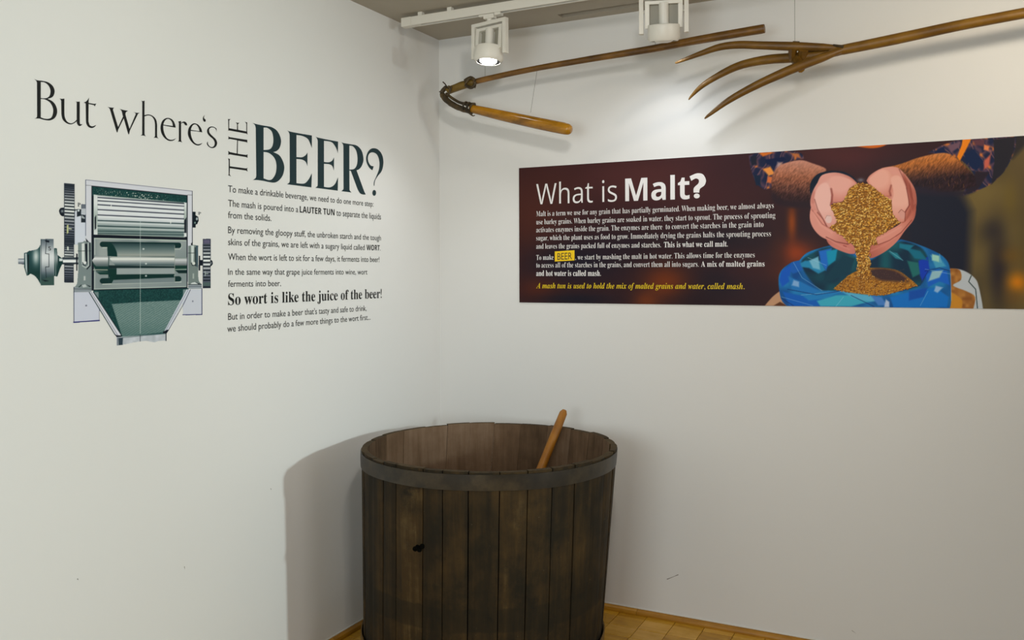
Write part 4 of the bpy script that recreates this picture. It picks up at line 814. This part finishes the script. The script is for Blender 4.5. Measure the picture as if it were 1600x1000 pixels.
# thumbs, palm mounds and creases
DS=(120,44,38)
p.poly("395,345 410,330 415,380 400,400 388,385",(214,138,126),1,op=.7,**cp); p.poly("392,395 410,395 412,425 396,425",(226,150,138),1,op=.7,**cp)
p.poly("500,255 570,258 626,290 592,328 558,374 510,384 496,360 488,300",skin(540,275,150,(240,176,164),(186,84,66)),1.2,op=.85,**cp)
p.poly("430,305 470,285 492,320 498,370 492,400 520,440 528,485 508,516 476,512 455,475 425,425 408,365",skin(455,350,230,(246,192,182),(200,106,92)),1.0,op=.9,**cp)
p.line([(496,318),(502,350),(498,385),(494,402)],2.2,DS,op=.75,soft=1.4,**cp); p.line([(410,372),(426,424),(455,476),(474,512)],1.2,DS,op=.65,soft=.8,**cp); p.line([(500,388),(550,386)],1.2,DS,op=.5,soft=1,**cp)
p.poly("465,470 476,455 494,458 500,476 492,494 472,492",(236,200,196),.6,**cp); p.line([(465,472),(474,456),(492,458)],.6,(168,92,84),op=.7,**cp)
p.line([(405,440),(440,505),(500,545)],2.0,(244,178,164),op=.5,soft=1.2,**cp); p.line([(485,580),(540,612),(590,632)],1.8,(232,160,146),op=.5,soft=1.2,**cp)
p.line([(575,566),(588,590),(578,604)],.9,DS,op=.7,soft=.6,**cp)
p.poly("690,272 710,246 765,214 815,240 825,290 805,350 762,348 712,312",skin(745,260,130,(240,176,160),(190,90,68)),1.2,op=.85,**cp)
p.poly("806,262 850,250 886,310 898,372 900,404 880,436 878,484 846,487 818,455 808,390 822,340",skin(850,330,200,(242,182,166),(196,104,86)),1.0,op=.9,**cp)
p.line([(808,300),(800,330),(806,352)],2.0,DS,op=.7,soft=1.3,**cp); p.line([(888,312),(900,372),(902,404),(882,438),(880,484)],1.2,DS,op=.75,soft=.8,**cp)
p.poly("846,440 862,424 878,440 876,472 858,470",(222,160,148),.6,**cp); p.line([(846,442),(861,424),(878,438)],.7,(140,64,54),op=.8,**cp)
p.line([(910,290),(925,340),(930,395)],2.0,(214,134,116),op=.6,soft=1.2,**cp); p.line([(905,405),(918,440),(905,480)],1.4,(200,110,92),op=.6,soft=1,**cp)
p.line([(735,582),(800,550),(860,515)],2.0,(240,172,156),op=.5,soft=1.2,**cp); p.line([(705,640),(770,612),(830,570)],1.8,(228,150,134),op=.5,soft=1.2,**cp)
# grain held and falling
HEAP="590,315* 640,288 700,295* 760,345 808,382 815,445 852,492* 790,537 728,575 738,608 700,612 690,660 698,720 690,785* 630,782* 635,720 625,650 612,608 580,592 552,560 485,520* 525,490 512,450 497,402 558,382"
p.poly(HEAP,lambda X,Y:mixc((120,72,18),(176,120,40),vnoise(X,Y,.7,1)),.7,**cp)
hp_=smooth_pts(HEAP,4)
def inside(P,x,y):
    n=len(P); r=False
    for i in range(n):
        x1,y1=P[i];x2,y2=P[(i+1)%n]
        if (y<y1)!=(y<y2) and x<x1+(y-y1)*(x2-x1)/(y2-y1): r=not r
    return r
def grains(P,n,bx,sz,pal,angf,lo=.0):
    c=0;tries=0
    while c<n and tries<n*6:
        tries+=1
        x=NR.uniform(bx[0],bx[1]);y=NR.uniform(bx[2],bx[3])
        if not inside(P,x,y): continue
        c+=1; X_,Y_=1150+x/3.3333,200+y/3.3333; g=pal[NR.randint(len(pal))]; a_=angf(x,y)+NR.normal(0,.7); z=sz*NR.uniform(.8,1.2)
        p.blob(X_+.4,Y_+.7,z*1.05,z*.55,(84,46,12),.75,a_,True); p.blob(X_,Y_,z,z*.45,g,.95,a_,True)
        if NR.rand()<.35: p.blob(X_-.2,Y_-.3,z*.5,z*.2,(250,226,150),.85,a_,True)
PAL=[(248,206,110),(236,170,58),(214,150,44),(230,172,64),(196,128,30),(240,192,92),(180,110,24),(222,166,70),(204,140,54)]
grains(hp_,1250,(480,860,285,790),2.3,PAL,lambda x,y:.9 if y>520 else (.3+.004*(x-650)))
grains(np.array([(630,600),(700,600),(705,790),(630,790)],float),60,(630,705,600,790),2.2,PAL,lambda x,y:1.3)
gi=smooth_pts("508,838* 560,790 620,748 690,740 740,795 830,800 900,790 948,822* 860,848 750,872 600,860",4)
grains(gi,380,(505,950,738,872),1.5,[(190,124,30),(170,104,22),(214,150,50),(150,88,20)],lambda x,y:0.5)
for _ in range(40): p.blob(1150+NR.uniform(720,880)/3.333,200+NR.uniform(735,790)/3.333,1,.5,(120,84,70),.5,NR.uniform(0,3),True)
p.build('printed_picture',print_mat('banner_print',.42),bn,.0035)
mbk=MB((s0_,0,zbm)); mbk.box((s0_,-.0033,zbm),(s1_,0,ztm)); mbk.build('backing_board',mat('board_edge',(225,223,220),.5),bn)
def q8(x,y): return (800+x/3.636,240+y/3.636)
def bt(s,st,a,b,h,m=M_tw,label=None,off=.0042): return text('R',s,st,q8(*a),q8(*b),h/3.636,m,bn,'text_line',off,label)
bt("What is",'sans',(140,290),(598,273),116)
bt("Malt",'bold',(645,271),(1010,258),128,label='bold word Malt')
glyph('text_line',[ "1010,130* 1050,113 1085,118 1103,150 1095,180 1070,200 1065,222* 1033,222* 1035,195 1060,170 1062,150 1045,142 1020,155*",[(1051+17*math.cos(q*math.pi/8),241+14*math.sin(q*math.pi/8)) for q in range(16)]],(800,240),3.636,'R',M_tw,bn,off=.0042)
bt("Malt is a term we use for any grain that has partially germinated. When making beer, we almost always",'thin_serif',(140,357),(1488,310),29)
bt("use barley grains. When barley grains are soaked in water, they start to sprout. The process of sprouting",'thin_serif',(140,403),(1497,366),29)
bt("activates enzymes inside the grain. The enzymes are there  to convert the starches in the grain into",'thin_serif',(140,448),(1430,417),29)
bt("sugar, which the plant uses as food to grow. Immediately drying the grains halts the sprouting process",'thin_serif',(140,494),(1472,470),29)
bt("and leaves the grains packed full of enzymes and starches.",'thin_serif',(140,541),(848,533),29)
bt("This is what we call malt.",'serif',(865,533),(1227,528),31,label='bold sentence')
bt("To make",'thin_serif',(140,605),(238,603),29)
glyph('highlight_box',[[(245,556),(357,549),(357,607),(245,613)]],(800,240),3.636,'R',M_box,bn,off=.0041)
bt("BEER",'plain',(260,604),(343,600),38,mat('dark_brown_ink',(60,34,10),.5),'dark word on the yellow box',off=.0046)
bt(", we start by mashing the malt in hot water. This allows time for the enzymes",'thin_serif',(362,603),(1380,590),29)
bt("to access all of the starches in the grains, and convert them all into sugars.",'thin_serif',(140,648),(1062,643),29)
bt("A mix of malted grains",'serif',(1075,643),(1436,641),31,label='bold words')
bt("and hot water is called mash.",'serif',(140,695),(507,695),31,label='bold words')
bt("A mash tun is used to hold the mix of malted grains and water, called mash.",'italic',(140,765),(1322,770),30,M_ty,'yellow italic line')

# ---- small scuffs on the painted walls
M_scuff=mat('scuff_grey',(120,112,104),.8)
def scuff(side,pts,w):
    a,b=[w_sz(side,*q) for q in pts]; d=np.array(b)-np.array(a); n=np.array([-d[1],d[0]])/ (np.hypot(*d)+1e-9)*w
    flat_curve('scuff_mark',[[tuple(np.array(a)-n),tuple(np.array(b)),tuple(np.array(a)+n*.6)]],side,.0004,M_scuff,bpy.data.objects['wall_left' if side=='L' else 'wall_right'])
for sd_,pp,w_ in (('R',((1042,905),(1059,898.5)),.0022),('R',((1060,898),(1050,902)),.002),('R',((1331,985),(1338,990)),.0012),('L',((121,904),(122.5,906.5)),.0025),('L',((288,885),(289,890)),.0018),('L',((423,763),(424,766)),.002)): scuff(sd_,pp,w_)
